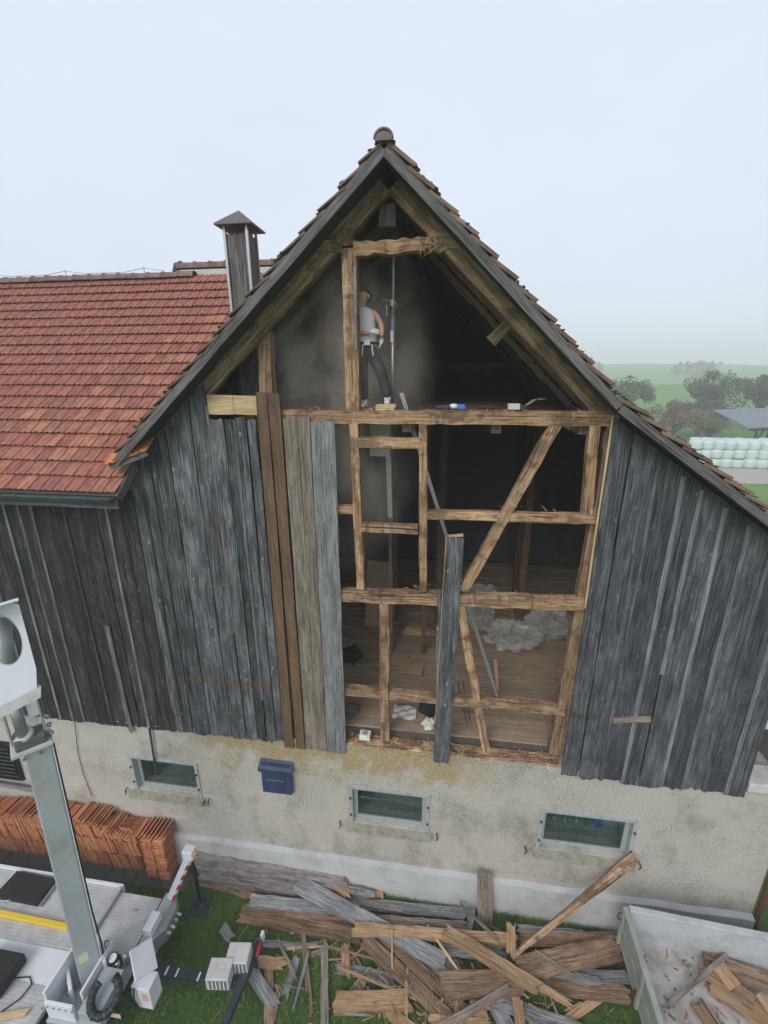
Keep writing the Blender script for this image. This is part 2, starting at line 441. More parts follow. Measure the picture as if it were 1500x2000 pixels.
def plaster():
    m, nt, b = nmat('roughcast_render')
    geo = N(nt, 'ShaderNodeNewGeometry'); P = geo.outputs['Position']
    sp = N(nt, 'ShaderNodeSeparateXYZ'); nt.links.new(P, sp.inputs[0])
    X, Z = sp.outputs['X'], sp.outputs['Z']
    fine = noise(nt, P, 38, 5, .8)
    mid = noise(nt, P, 9, 5, .65)
    big = noise(nt, P, 1.1, 5, .6)
    c = ramp(nt, fine, [(.33, (.25, .228, .198)), (.44, (.52, .485, .43)), (.62, (.68, .645, .585))])
    c = mixc(nt, ramp(nt, big, [(.38, 0.0), (.62, .5)]), c, (.62, .58, .53))
    # grime blotches
    g = ramp(nt, noise(nt, mapping(nt, P, (1.0, 1, .75), (4, 0, 2)), 1.0, 8, .72), [(.50, 0.0), (.68, 1.0)])
    c = mixc(nt, math_n(nt, 'MULTIPLY', g, .62), c, (.17, .15, .13))
    # dark pitted roughcast in the middle
    pit = math_n(nt, 'MULTIPLY', ramp(nt, noise(nt, P, 32, 3, .7), [(.50, 0.0), (.60, 1.0)]), ramp(nt, noise(nt, mapping(nt, P, (.7, 1, 1.0), (1, 0, 8)), 1.0, 4, .6), [(.46, 0.0), (.6, 1.0)]))
    c = mixc(nt, math_n(nt, 'MULTIPLY', pit, .55), c, (.11, .11, .10))
    # ochre lichen washed down from the top edge
    top = ramp(nt, math_n(nt, 'ADD', math_n(nt, 'MULTIPLY', math_n(nt, 'SUBTRACT', Z, 2.55), .75), math_n(nt, 'MULTIPLY', math_n(nt, 'SUBTRACT', noise(nt, P, 2.6, 5, .65), .5), 1.9)), [(.30, 0.0), (.62, 1.0)])
    inx = math_n(nt, 'MULTIPLY', ramp(nt, math_n(nt, 'MULTIPLY', math_n(nt, 'ADD', X, 5.6), .5), [(.3, 0.0), (.7, 1.0)]), ramp(nt, math_n(nt, 'MULTIPLY', math_n(nt, 'SUBTRACT', 1.7, X), .5), [(.2, 0.0), (.7, 1.0)]))
    lich = math_n(nt, 'MULTIPLY', math_n(nt, 'MULTIPLY', top, inx), ramp(nt, noise(nt, P, 16, 4, .7), [(.3, .35), (.6, 1.0)]))
    c = mixc(nt, math_n(nt, 'MULTIPLY', lich, .8), c, (.40, .27, .065))
    nt.links.new(c, b.inputs['Base Color'])
    b.inputs['Roughness'].default_value = .95; b.inputs['Specular IOR Level'].default_value = .15
    h = math_n(nt, 'ADD', fine, math_n(nt, 'MULTIPLY', mid, .9))
    bump(nt, b, h, 1.0, .035)
    return m
M['plaster'] = plaster()
M['plinth'] = plain('pale_plinth_concrete', (.47, .48, .48), .85, nvar=.12, nscale=3, dirt=(.27, .27, .25), dirt_amt=.5, bstr=.15)

def glass():
    m = bpy.data.materials.new('window_glass'); m.use_nodes = True
    nt = m.node_tree; nt.nodes.clear()
    out = N(nt, 'ShaderNodeOutputMaterial'); tr = N(nt, 'ShaderNodeBsdfTransparent'); gl = N(nt, 'ShaderNodeBsdfGlossy')
    tr.inputs[0].default_value = (.70, .78, .78, 1); gl.inputs['Roughness'].default_value = .06
    gl.inputs[0].default_value = (.8, .85, .88, 1)
    lw0 = N(nt, 'ShaderNodeLayerWeight'); lw0.inputs[0].default_value = .5
    mx = N(nt, 'ShaderNodeMixShader')
    nt.links.new(ramp(nt, lw0.outputs['Facing'], [(0.0, .05), (.6, .10), (1.0, .7)]), mx.inputs[0]); nt.links.new(tr.outputs[0], mx.inputs[1]); nt.links.new(gl.outputs[0], mx.inputs[2])
    nt.links.new(mx.outputs[0], out.inputs[0])
    return m
M['glass'] = glass()

def sheet_plastic():
    m = bpy.data.materials.new('clear_plastic_film'); m.use_nodes = True
    nt = m.node_tree; nt.nodes.clear()
    out = N(nt, 'ShaderNodeOutputMaterial'); tr = N(nt, 'ShaderNodeBsdfTransparent'); pb = N(nt, 'ShaderNodeBsdfPrincipled')
    pb.inputs['Base Color'].default_value = (.62, .62, .60, 1); pb.inputs['Roughness'].default_value = .22
    mx = N(nt, 'ShaderNodeMixShader'); mx.inputs[0].default_value = .36
    nt.links.new(tr.outputs[0], mx.inputs[1]); nt.links.new(pb.outputs[0], mx.inputs[2]); nt.links.new(mx.outputs[0], out.inputs[0])
    return m
M['film'] = sheet_plastic()

def checker_plate():
    m, nt, b = nmat('tread_plate')
    v, rnd = obj_coords(nt)
    vo = N(nt, 'ShaderNodeTexVoronoi'); vo.inputs['Scale'].default_value = 19.0; vo.inputs['Randomness'].default_value = .0
    nt.links.new(mapping(nt, v, (1, 1, 0.0)), vo.inputs['Vector'])
    k = ramp(nt, vo.outputs['Distance'], [(.13, 1.0), (.24, 0.0)])
    n1 = noise(nt, v, 3.0, 5, .65)
    c = ramp(nt, n1, [(.3, (.36, .355, .35)), (.6, (.52, .52, .525)), (.8, (.60, .60, .61))])
    c = mixc(nt, math_n(nt, 'MULTIPLY', k, .55), c, (.20, .20, .20))
    nt.links.new(c, b.inputs['Base Color'])
    b.inputs['Roughness'].default_value = .6; b.inputs['Metallic'].default_value = .15
    bump(nt, b, k, .5, .006)
    return m
M['tread'] = checker_plate()

def lawn_mat(name, a, bb, c3, scale):
    m, nt, b = nmat(name)
    geo = N(nt, 'ShaderNodeNewGeometry')
    n1 = noise(nt, geo.outputs['Position'], scale, 6, .7)
    c = ramp(nt, n1, [(.3, a), (.52, bb), (.75, c3)])
    nt.links.new(c, b.inputs['Base Color']); b.inputs['Roughness'].default_value = .9; b.inputs['Specular IOR Level'].default_value = .15
    bump(nt, b, noise(nt, geo.outputs['Position'], scale*12, 3), .6, .03)
    return m
M['lawn'] = lawn_mat('lawn_ground', (.035, .062, .018), (.07, .13, .03), (.12, .18, .05), 2.2)
M['meadow'] = lawn_mat('meadow_ground', (.075, .165, .032), (.105, .215, .042), (.14, .25, .06), .12)


# ------------------------------------------------------------------ setting
def sheet(name, pts, mat, kind='structure'):
    mb = MB(); mb.v.extend(pts); mb.f.append(tuple(range(len(pts))))
    o = mb.build(name, mat, loc=(0, 0, 0)); tag(o, kind=kind); return o
sheet('ground', [(-900, -200, 0), (900, -200, 0), (900, 900, 0), (-900, 900, 0)], M['meadow'])
sheet('lawn', [(-16, -9, .004), (8.5, -9, .004), (8.5, 3.0, .004), (-16, 3.0, .004)], M['lawn'])
gravel = plain('gravel_yard', (.36, .33, .29), .95, nvar=.2, nscale=.8, bstr=.3, bscale=20)
sheet('farm_road', [(14, 38.5, .008), (60, 41, .008), (90, 44, .008), (90, 58, .008), (60, 57, .008), (12, 50, .008)], gravel)
mb = MB()
for i in range(9):
    x0 = -10.6 + i * .62
    mb.box(x0, x0 + .6, -.62 + random.uniform(-.02, .02), -.03, 0.0, .03 + random.uniform(0, .012))
tag(mb.build('path', M['slate'], loc=(-8, -.3, 0)), kind='structure')

def hill_h(x, y):
    j = (y - 230) / 38; i = (x + 700) / 40
    return 24 * (1 - math.exp(-max(0, j) * .30)) * (.65 + .35 * math.sin(i * .33 + .8)) * (.4 + .6 * min(1, max(0, (x + 100) / 500)))
def hill():
    mb = MB(); rows = []
    rng = random.Random(3)
    for j in range(14):
        row = []
        for i in range(40):
            x = -700 + i * 40; y = 230 + j * 38
            h = hill_h(x, y)
            row.append((x, y, -.5 + h + rng.uniform(-.5, .5) * (j > 0)))
        rows.append(row)
    mb.quadgrid(rows)
    tag(mb.build('hills', M['meadow'], loc=(0, 215, 0), smooth=True), kind='structure')
hill()
mb = MB(); rows = []
for j in range(10):
    u = j / 9; z = 7.2 * (u*u*(3 - 2*u))
    rows.append([(-300 + i*30, 96 + u*70 + 6*math.sin(i*.7), z * (.85 + .15*math.sin(i*.9)) + (.02 if j else -.02)) for i in range(24)])
rows.append([(x, y + 90, -1) for x, y, z in rows[-1]])
tag(mb.quadgrid(rows).build('meadow_slope', M['meadow'], loc=(0, 96, 0), smooth=True), kind='structure')

# ------------------------------------------------------------------ barn
BARN = empty('barn', (0, 0, 0), 'old grey boarded barn with red tiled roof and opened gable above rendered stone base', 'barn')
AX, AZ = -0.843, 12.93                                    # gable apex at the verge
def gl_z(x): return AZ - (AX - x) * .905                   # left slope, top of tiles
KX = 2.12; KZ = AZ - (KX - AX) * .972
def gr_z(x): return AZ - (x - AX) * .972 if x < KX else KZ - (x - KX) * .70
def roof_z(x): return gl_z(x) if x < AX else gr_z(x)

# rendered base wall with window openings
WIN = [(-6.19, -4.81, 1.98, 2.81), (-1.56, -.13, 1.85, 2.71), (2.01, 3.55, 1.82, 2.715)]
WX0, WX1, WT = -15.0, 5.86, 3.74
xs = sorted({WX0, WX1} | {q for w in WIN for q in w[:2]}); zs = sorted({-.3, WT} | {q for w in WIN for q in w[2:]})
mb = MB()
def in_hole(x, z): return any(a < x < b and c < z < d for a, b, c, d in WIN)
def solid(i, j): return 0 <= i < len(xs)-1 and 0 <= j < len(zs)-1 and not in_hole((xs[i]+xs[i+1])/2, (zs[j]+zs[j+1])/2)
D_ = .45
for i in range(len(xs)-1):
    for j in range(len(zs)-1):
        if not solid(i, j): continue
        a, b, c, d = xs[i], xs[i+1], zs[j], zs[j+1]
        quads = [[(a,0,c),(b,0,c),(b,0,d),(a,0,d)], [(a,D_,c),(a,D_,d),(b,D_,d),(b,D_,c)]]
        if not solid(i-1, j): quads.append([(a,0,c),(a,0,d),(a,D_,d),(a,D_,c)])
        if not solid(i+1, j): quads.append([(b,0,c),(b,D_,c),(b,D_,d),(b,0,d)])
        if not solid(i, j-1): quads.append([(a,0,c),(a,D_,c),(b,D_,c),(b,0,c)])
        if not solid(i, j+1): quads.append([(a,0,d),(b,0,d),(b,D_,d),(a,D_,d)])
        for q in quads:
            k = len(mb.v); mb.v.extend(q); mb.f.append((k, k+1, k+2, k+3))
wall = mb.build('rendered_wall', M['plaster'], BARN)
mb = MB().box(5.41, 5.86, .452, 9.0, -.3, WT)
mb.build('rendered_wall', M['plaster'], BARN)
# plinth ledge, slightly uneven top
mb = MB(); rows = [[], [], []]
for i in range(62):
    x = -15 + i * .342
    z = .87 + .012 * math.sin(i * 1.7) + random.uniform(-.008, .008)
    rows[0].append((x, -.12 + random.uniform(-.004, .004), -.1)); rows[1].append((x, -.115 + random.uniform(-.004, .004), z - .012)); rows[2].append((x, -.003, z + .006))
mb.quadgrid(rows)
mb.build('plinth', M['plinth'], BARN)
# loose render lumps along the top of the wall
mb = MB()
for i in range(90):
    x = random.uniform(-8.0, 5.3); mb.blob((x, .02, WT - random.uniform(.0, .05)), (random.uniform(.03, .09), .05, random.uniform(.015, .05)), i, 4, .25)
o = mb.build('render_edge', M['plaster'], BARN, smooth=True); tag(o, kind='stuff')

# basement windows
def window(k, x0, x1, z0, z1):
    w = MB().box(x0, x1, .10, .16, z1 - .07, z1).box(x0, x1, .10, .16, z0, z0 + .07).box(x0, x0 + .08, .10, .16, z0 + .07, z1 - .07).box(x1 - .08, x1, .10, .16, z0 + .07, z1 - .07)
    win = w.build('window', M['winframe'], BARN, loc=((x0+x1)/2, .12, z0), bevel=.006)
    # painted reveal boards round the opening, a little proud of the render
    f = MB().box(x0 - .07, x1 + .07, -.022, .10, z1 - .004, z1 + .065).box(x0 - .07, x0 + .004, -.022, .10, z0 - .01, z1 - .006).box(x1 - .004, x1 + .07, -.022, .10, z0 - .01, z1 - .006)
    f.build('frame', M['winframe'], win, bevel=.006)
    MB().box(x0 + .081, x1 - .081, .124, .130, z0 + .071, z1 - .071).build('pane', M['glass'], win)
    s = MB(); rows = []
    for i in range(13):
        x = x0 - .12 + (x1 - x0 + .24) * i / 12; j = random.uniform(-.008, .008)
        rows.append([(x, .10, z0 - .005), (x, .0, z0 - .03 + j), (x, -.13 + j, z0 - .05 + j), (x, -.135 + j, z0 - .12), (x, 0.0, z0 - .13)])
    s.quadgrid(rows)
    s.build('sill', M['sill'], win)
    for sx in (x0 - .035, x1 + .035):
        for zz in (z0 + .22, z1 - .22):
            MB().tube([(sx, -.022, zz), (sx, -.055, zz)], .018, 6).build('hinge_pin', M['black'], win)
    for sx in (x0 - .26, x1 + .22):
        MB().tube([(sx, .0, z0 - .02), (sx, -.06, z0 - .015), (sx + .02, -.08, z0 - .06), (sx - .01, -.075, z0 - .14)], [.012, .014, .016, .008], 6).build('shutter_hook', M['rust'], win)
    # glazing bar behind the pane
    if k == 1: MB().box(x0 + .081, x1 - .081, .132, .150, (z0+z1)/2 + .06, (z0+z1)/2 + .085).build('glazing_bar', M['winframe'], win)
    return win
wins = [window(k, *w) for k, w in enumerate(WIN)]
# cellar behind the windows
mb = MB().box(-8.0, 5.4, .46, 3.2, .3, .34).box(-8.0, 5.4, 3.2, 3.24, .3, 3.5).box(-8.0, 5.4, .46, 3.2, 3.48, 3.52)
mb.build('cellar_wall', plain('cellar_limewash', (.45, .47, .45), .95, nvar=.3, nscale=2), BARN)
mb = MB()
for a, b, c, d in WIN: mb.box(a - .1, b + .1, .46, .95, c - .1, c - .02)
mb.build('cellar_ledge', plain('cellar_ledge', (.42, .45, .43), .8, nvar=.2), BARN)

M['floorwood'] = wood('dusty_floor_plank', (.22, .155, .105), (.33, .245, .175), (.43, .34, .255), knot=(.12, .08, .05), knot_amt=.3, var=.3, crack=.4, grain=.6)
# frame timbers seen in the opening -----------------------------------------------------
def timber(name, a, b, w, t=.14, mat='timber', y=.10, **kw):
    kw = dict(dict(wob=.007, rag0=.0, rag1=.0, cols=4, step=.19), **kw)
    return plank(name, (a[0], y, a[2]), (b[0], y, b[2]), w, t, M[mat], BARN, **kw)
timber('beam', (-2.494, 0.020, 9.744), (2.283, 0.020, 9.756), .19, .19, y=.115, wob=.012, rag0=.06)
timber('rail', (-1.665, 0.020, 6.816), (2.202, 0.020, 6.930), .20, .16, y=.10, wob=.010)
timber('rail', (-0.260, 0.020, 8.288), (2.261, 0.020, 8.321), .135, .13, y=.092)
timber('rail', (-1.687, 0.020, 8.321), (-1.378, 0.020, 8.325), .13, .12, y=.098)
timber('rail', (-1.721, 0.020, 4.909), (2.136, 0.020, 4.910), .15, .14, y=.096)
timber('rail', (-1.329, 0.020, 9.383), (-0.398, 0.020, 9.377), .15, .13, y=.084)
timber('rail', (-1.303, 0.020, 8.042), (-0.395, 0.020, 8.041), .13, .13, y=.086)
timber('sill_beam', (-1.812, 0.020, 3.688), (2.166, 0.020, 3.728), .17, .22, mat='rot', y=.14, wob=.022, step=.1, rag1=.05)
timber('stud', (-1.369, 0.020, 9.652), (-1.316, 0.020, 6.963), .125, .13, y=.088)
timber('stud', (-0.352, 0.020, 9.656), (-0.293, 0.020, 6.995), .115, .13, y=.090)
timber('stud', (-0.918, 0.020, 6.728), (-0.928, 0.020, 3.913), .165, .14, y=.094)
timber('stud', (1.993, 0.020, 9.664), (2.048, 0.020, 8.390), .14, .13, y=.088)
timber('brace', (1.482, 0.020, 9.685), (0.347, 0.020, 7.039), .155, .12, y=.083)
timber('brace', (0.301, 0.020, 6.817), (0.918, 0.020, 3.826), .135, .11, y=.083, rag1=.12)
timber('door_post', (2.30, 0, 9.637), (2.10, 0, 3.95), .24, .16, mat='beam_light', y=.16)
timber('corner_block', (2.160, 0.120, 9.492), (2.375, 0.120, 9.488), .30, .12, mat='greybrown', y=.17)
timber('post', (-1.380, 0.020, 11.930), (-1.371, 0.020, 9.849), .195, .16, mat='timber', y=.10, wob=.01)
timber('strip', (-1.293, 0.000, 11.708), (-1.296, 0.000, 10.679), .03, .03, mat='grey', y=.0)
timber('post', (-1.412, 0.100, 12.163), (-1.411, 0.100, 11.961), .19, .14, mat='beam_light', y=.11)
timber('collar_beam', (-1.989, 0.020, 11.970), (-1.462, 0.020, 11.957), .15, .14, mat='beam_light', y=.09)
timber('collar_beam', (-1.312, 0.020, 11.916), (-0.273, 0.020, 11.942), .16, .16, mat='timber', y=.09, wob=.02, step=.1, rag1=.05)
timber('collar_beam', (-0.405, 0.050, 11.960), (0.169, 0.050, 12.007), .22, .14, mat='beam', y=.10, wob=.035, step=.08, rag0=.12)
# nails and pale paint marks on the frame are left to the material; lumps of old fibre on the broken collar
mb = MB()
fx = (-0.323, 0.000, 11.922)
for i in range(14):
    mb.tube([(fx[0] + random.uniform(-.12, .16), -.01, fx[2] + random.uniform(-.05, .1)), (fx[0] + random.uniform(-.14, .2), -.04, fx[2] + random.uniform(-.2, .02))], [.012, .002], 4)
tag(mb.build('splinters', M['tan'], BARN), kind='stuff')

# splinters and fibre along the top beam and rails
mb = MB(); rng = random.Random(11)
for (px0, pz0, x1, n) in ((-2.3, 9.85, 2.2, 90), (-1.6, 7.07, 2.0, 24), (-1.6, 3.98, 2.0, 40), (.6, 8.46, 2.2, 8)):
    for i in range(n):
        x = rng.uniform(px0, x1); z = pz0 + rng.uniform(-.03, .01)
        mb.tube([(x, rng.uniform(.0, .15), z), (x + rng.uniform(-.08, .08), rng.uniform(-.03, .12), z + rng.uniform(-.05, .05))], [.006, .0015], 3, False)
tag(mb.build('splinters', M['fresh'], BARN), kind='stuff')

# cladding boards ------------------------------------------------------------------------
def board(x0, x1, ztop, zbot, mat, yf=-.030, t=.024, rag=.05, name='board', label=None, ragt=0.0, lean=0.0):
    """vertical board; ztop is a height or a function of x; lean shifts the foot in x"""
    PSEED[0] += 1; rng = random.Random(PSEED[0])
    xm = (x0 + x1) / 2; zt = ztop if callable(ztop) else (lambda x: ztop)
    L = zt(xm) - zbot; n = max(3, int(L / .5)); cols = 5
    warp = rng.uniform(-.006, .006); fr, bk = [], []
    foot = [rng.uniform(0, rag) for _ in range(cols+1)]; head = [rng.uniform(0, ragt) for _ in range(cols+1)]
    ea = [rng.uniform(-.005, .005) for _ in range(n+1)]; eb = [rng.uniform(-.005, .005) for _ in range(n+1)]
    for i in range(n+1):
        u = i / n; a, b = [], []
        for j in range(cols+1):
            q = j / cols; x = x0 + (x1 - x0) * q + (ea[i] if j == 0 else eb[i] if j == cols else 0)
            z = zbot + u * (zt(x) - zbot)
            if i == 0: z += foot[j]
            if i == n: z -= head[j]
            cup = warp * (1 - (2*q - 1)**2)
            a.append((x - xm + lean * (1 - u), -t/2 + cup + rng.uniform(-.0012, .0012), z - zbot)); b.append((x - xm + lean * (1 - u), t/2 + cup, z - zbot))
        fr.append(a); bk.append(b)
    mb = MB().quadgrid(fr).quadgrid([list(reversed(r)) for r in bk])
    mb.quadgrid([[fr[i][0], bk[i][0]] for i in range(n+1)]); mb.quadgrid([[bk[i][-1], fr[i][-1]] for i in range(n+1)])
    mb.quadgrid([fr[0], bk[0]]); mb.quadgrid([bk[-1], fr[-1]])
    me = mb.mesh(name); me.materials.append(M[mat])
    o = bpy.data.objects.new(name, me)
    place(o, Matrix.Translation((xm, yf + t/2, zbot)), BARN)
    if label: o['label'] = label
    return o
rng = random.Random(5)
def under(x): return roof_z(x) - .20
FOOT = 3.59
# boards below the long eave, its shade painted into their darker colour
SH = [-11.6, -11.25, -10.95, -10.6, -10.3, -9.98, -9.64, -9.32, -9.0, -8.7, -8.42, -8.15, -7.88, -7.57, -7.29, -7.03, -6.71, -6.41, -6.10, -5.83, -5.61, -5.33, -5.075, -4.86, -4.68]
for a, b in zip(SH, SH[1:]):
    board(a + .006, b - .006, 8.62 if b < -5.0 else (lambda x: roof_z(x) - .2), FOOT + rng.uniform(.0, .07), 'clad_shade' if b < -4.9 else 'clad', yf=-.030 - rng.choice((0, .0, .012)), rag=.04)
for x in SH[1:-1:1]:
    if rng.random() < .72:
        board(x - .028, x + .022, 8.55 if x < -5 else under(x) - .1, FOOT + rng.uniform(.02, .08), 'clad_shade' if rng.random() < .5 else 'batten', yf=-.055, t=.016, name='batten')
bx0 = (-6.068, -0.070, 5.958); bx1 = (-6.036, -0.070, 3.604)
board(bx0[0] - .02, bx0[0] + .065, bx0[2], 3.52, 'batten', yf=-.075, t=.02, name='batten', label='short grey batten nailed across the dark boards', lean=bx1[0]-bx0[0])
# weathered boards left of the opening, up to the verge
for a, b in [(-4.68, -4.33), (-4.33, -3.885)]:
    board(a + .012, b - .010, under, FOOT + rng.uniform(0, .05), 'clad', yf=-.030)
board(-3.877, -3.605, under, FOOT + .02, 'clad', yf=-.032, rag=.07)
for a, b in [(-3.585, -3.355), (-3.35, -3.19), (-3.18, -2.995), (-2.99, -2.835)]:
    board(a + .009, b - .008, 9.735 + rng.uniform(-.02, .02), FOOT + rng.uniform(-.02, .05), 'clad', yf=-.030 - rng.choice((0, .008)), rag=.10, ragt=.03)
board(-3.205, -3.165, 9.70, FOOT + 1.0, 'batten', yf=-.052, t=.016, name='batten')
board(-3.60, -3.575, 9.9, FOOT + 2.4, 'greybrown', yf=-.050, t=.016, name='batten')
# pale cut planks nailed on top of those boards
timber('cut_plank', (-3.582, -0.030, 9.919), (-3.177, -0.030, 9.914), .285, .035, mat='fresh', y=-.012, wob=.004)
timber('cut_plank', (-3.169, -0.030, 9.914), (-2.793, -0.030, 9.909), .275, .035, mat='fresh', y=-.014, wob=.004)
# brown, grey-brown and grey boards still standing
board(-2.80, -2.632, 10.10, FOOT - .03, 'brown', yf=-.050, rag=.02, lean=-.03)
board(-2.612, -2.445, 10.09, FOOT - .03, 'brown', yf=-.054, rag=.02, lean=.008)
board(-2.415, -2.195, 9.745, FOOT - .02, 'greybrown', yf=-.032, rag=.03, ragt=.02)
board(-2.19, -2.015, 9.755, FOOT - .02, 'greybrown', yf=-.034, rag=.03)
board(-2.005, -1.645, 9.69, FOOT - .06, 'grey', yf=-.030, rag=.08)
# right of the opening
RB = [2.19, 2.47, 2.845, 3.20, 3.455, 3.81, 4.155, 4.50, 4.83, 5.13]
for k, (a, b) in enumerate(zip(RB, RB[1:])):
    board(a + .013, b - .013, under, FOOT + rng.uniform(-.03, .06), 'clad_r', yf=-.030 - rng.choice((0, .008)), rag=rng.choice((.02, .03, .09)))
for x in RB[2:-1]:
    z0 = FOOT + .02 if rng.random() < .6 else FOOT + rng.uniform(1.2, 2.4)
    board(x - .032, x + .030, under(x) - .08, z0, 'batten' if rng.random() < .6 else 'clad_r', yf=-.055, t=.018, name='batten', rag=.03)
board(2.175, 2.20, under, 6.9, 'fresh', yf=-.025, t=.02, name='split_edge', label='pale split edge of the torn board')
plank('cleat', (2.836, -0.070, 4.919), (3.424, -0.070, 5.012), .11, .03, M['greybrown'], BARN, rag0=.05, cols=5)
# the one dark board still hanging in front of the opening
pa, pb = (0.174, -0.050, 8.043), (0.109, -0.050, 3.621)
plank('board', (pb[0], -.05, pb[2]), (pa[0], -.07, pa[2]), .27, .03, M['clad'], BARN, rag0=.04, rag1=.07, bow=.02, cols=6)['label'] = 'single dark board still hanging in front of the open frame'
plank('board', (-0.002, -0.040, 5.366), (-0.035, -0.040, 7.134), .07, .022, M['clad'], BARN, rag1=.16, cols=4, taper=.3)

plank('torn_end', (pa[0] - .115, -.088, pa[2] - .03), (pa[0] + .12, -.088, pa[2] + .0), .035, .02, M['fresh'], BARN, rag0=.03, wob=.01)
plank('torn_edge', (pb[0] - .13, -.058, pb[2] + .9), (pa[0] - .135, -.072, pa[2] - .05), .016, .026, M['tan'], BARN, wob=.004)
# side wall on the right (boards, behind the corner)
for i in range(26):
    y0 = .02 + i * .34
    MB().box(5.13, 5.155, y0, y0 + .33, 3.9, roof_z(5.13) - .22).build('board', M['clad_r'], BARN, loc=(5.14, y0, 3.9))
# far part of the wing front beyond the left frame edge stays boarded; inner shell so that the barn is closed
mb = MB().box(-11.64, -4.7, 9.2, 9.26, 0, 8.4).box(-11.7, -11.64, .3, 9.2, 0, 8.4)
mb.prism([(-4.7, 0, 0), (5.12, 0, 0), (5.12, 0, roof_z(5.12) - .1), (KX, 0, KZ - .1), (AX, 0, AZ - .1), (-4.7, 0, roof_z(-4.7) - .1)], (0, 8.6, 0), (0, 8.66, 0))
mb.build('back_wall', M['inner'], BARN)
IX0, IX1 = -4.62, 5.08
MB().box(IX0 - .06, IX0, .2, 8.4, 3.9, 8.9).build('side_wall', M['inner'], BARN)
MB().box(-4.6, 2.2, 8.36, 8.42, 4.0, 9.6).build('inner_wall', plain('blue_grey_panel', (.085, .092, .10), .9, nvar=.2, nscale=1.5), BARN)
MB().box(IX0, IX1, .30, 8.35, 3.72, 3.90).build('floor', M['inner'], BARN)
for i in range(26):                                       # floor planks along the front
    y0 = .27 + i * .31; dz = .035 if i == 0 else .012 * math.sin(i * 2.3)
    plank('floor_plank', (IX0, y0 + .15, 3.925 + dz), (IX1, y0 + .15, 3.925 + dz), .302, .04, M['floorwood'], BARN, face=(0, 0, 1), wob=.003, cols=2, step=1.2)
for i in range(18):                                       # loft floor planks
    y0 = .9 + i * .40
    MB().box(-3.9, 2.15, y0, y0 + .385, 9.70, 9.745).build('loft_floor_plank', M['beam'], BARN, loc=(0, y0, 9.7))
MB().box(-2.4, .9, .215, .89, 9.71, 9.755).build('loft_floor_plank', M['beam'], BARN, loc=(0, .5, 9.7))
for x in (-3.2, -1.9, -.6, .7, 1.9): MB().box(x - .07, x + .07, .22, 8.3, 9.52, 9.695).build('joist', M['beam'], BARN, loc=(x, .2, 9.5))
# posts inside
def post_in(px, py, w=.17, top=9.5):
    g = (px, py)
    MB().box(px - w/2, px + w/2, py - w/2, py + w/2, 3.952, top).build('inner_post', M['redbeam'], BARN, loc=(px, py, 3.95))
M['redbeam'] = wood('inner_post_wood', (.055, .032, .02), (.13, .075, .045), (.21, .125, .08), var=.3)
for g in ((-0.064, 4.182, 3.950), (2.088, 4.600, 3.950), (-1.236, 4.157, 3.950), (2.190, 6.083, 3.950)): post_in(g[0], g[1])
g = (-1.133, 2.758, 3.950)
plank('inner_strut', (g[0], 2.6, 4.0), (g[0] - .02, 2.6, 9.5), .09, .06, M['greybrown'], BARN)
plank('inner_strut', (g[0] + .75, 2.7, 4.0), (g[0] + .75, 2.7, 9.5), .10, .08, M['redbeam'], BARN)
plank('inner_strut', (-1.019, 1.200, 9.463), (-0.974, 1.200, 7.848), .085, .06, M['offwhite'], BARN)
MB().box(-1.30, -.95, 1.0, 1.3, 9.0, 9.69).build('hanging_box', M['offwhite'], BARN)
# tie beam deep in the loft
MB().box(-3.4, 2.4, 5.0, 5.15, 10.42, 10.56).build('tie_beam', M['inner'], BARN)

# roof of the gable ----------------------------------------------------------------------
Y0, Y1 = -.40, 9.0
def slope_sheet(name, xs_, off, y0, y1, mat, th=.02):
    mb = MB(); top = [(x, roof_z(x) - off) for x in xs_]
    for (xa, za), (xb, zb) in zip(top, top[1:]):
        mb.prism([(xa, 0, za), (xb, 0, zb), (xb, 0, zb - th), (xa, 0, za - th)], (0, y0, 0), (0, y1, 0))
    return mb.build(name, mat, BARN)
M['darkroof'] = plain('roof_underside_shade_tone', (.030, .026, .024), .95, nvar=.4, nscale=4)  # shade under the roof and soffit is put into this near-black colour
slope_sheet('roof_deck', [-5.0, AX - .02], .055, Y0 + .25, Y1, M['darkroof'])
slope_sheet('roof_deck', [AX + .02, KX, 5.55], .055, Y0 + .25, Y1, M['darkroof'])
# fascia (verge) boards
def fascia(xa, xb, yy=-.385):
    za, zb = roof_z(xa) - .105, roof_z(xb) - .105
    plank('verge_board', (xa, yy, za), (xb, yy, zb), .11, .03, M['fascia'], BARN, wob=.004, cols=2)
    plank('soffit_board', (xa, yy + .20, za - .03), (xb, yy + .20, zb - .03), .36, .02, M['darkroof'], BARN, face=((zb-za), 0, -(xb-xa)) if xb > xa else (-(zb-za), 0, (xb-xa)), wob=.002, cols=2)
fascia(AX - .005, -5.0); fascia(AX + .005, KX); fascia(KX + .02, 5.6)
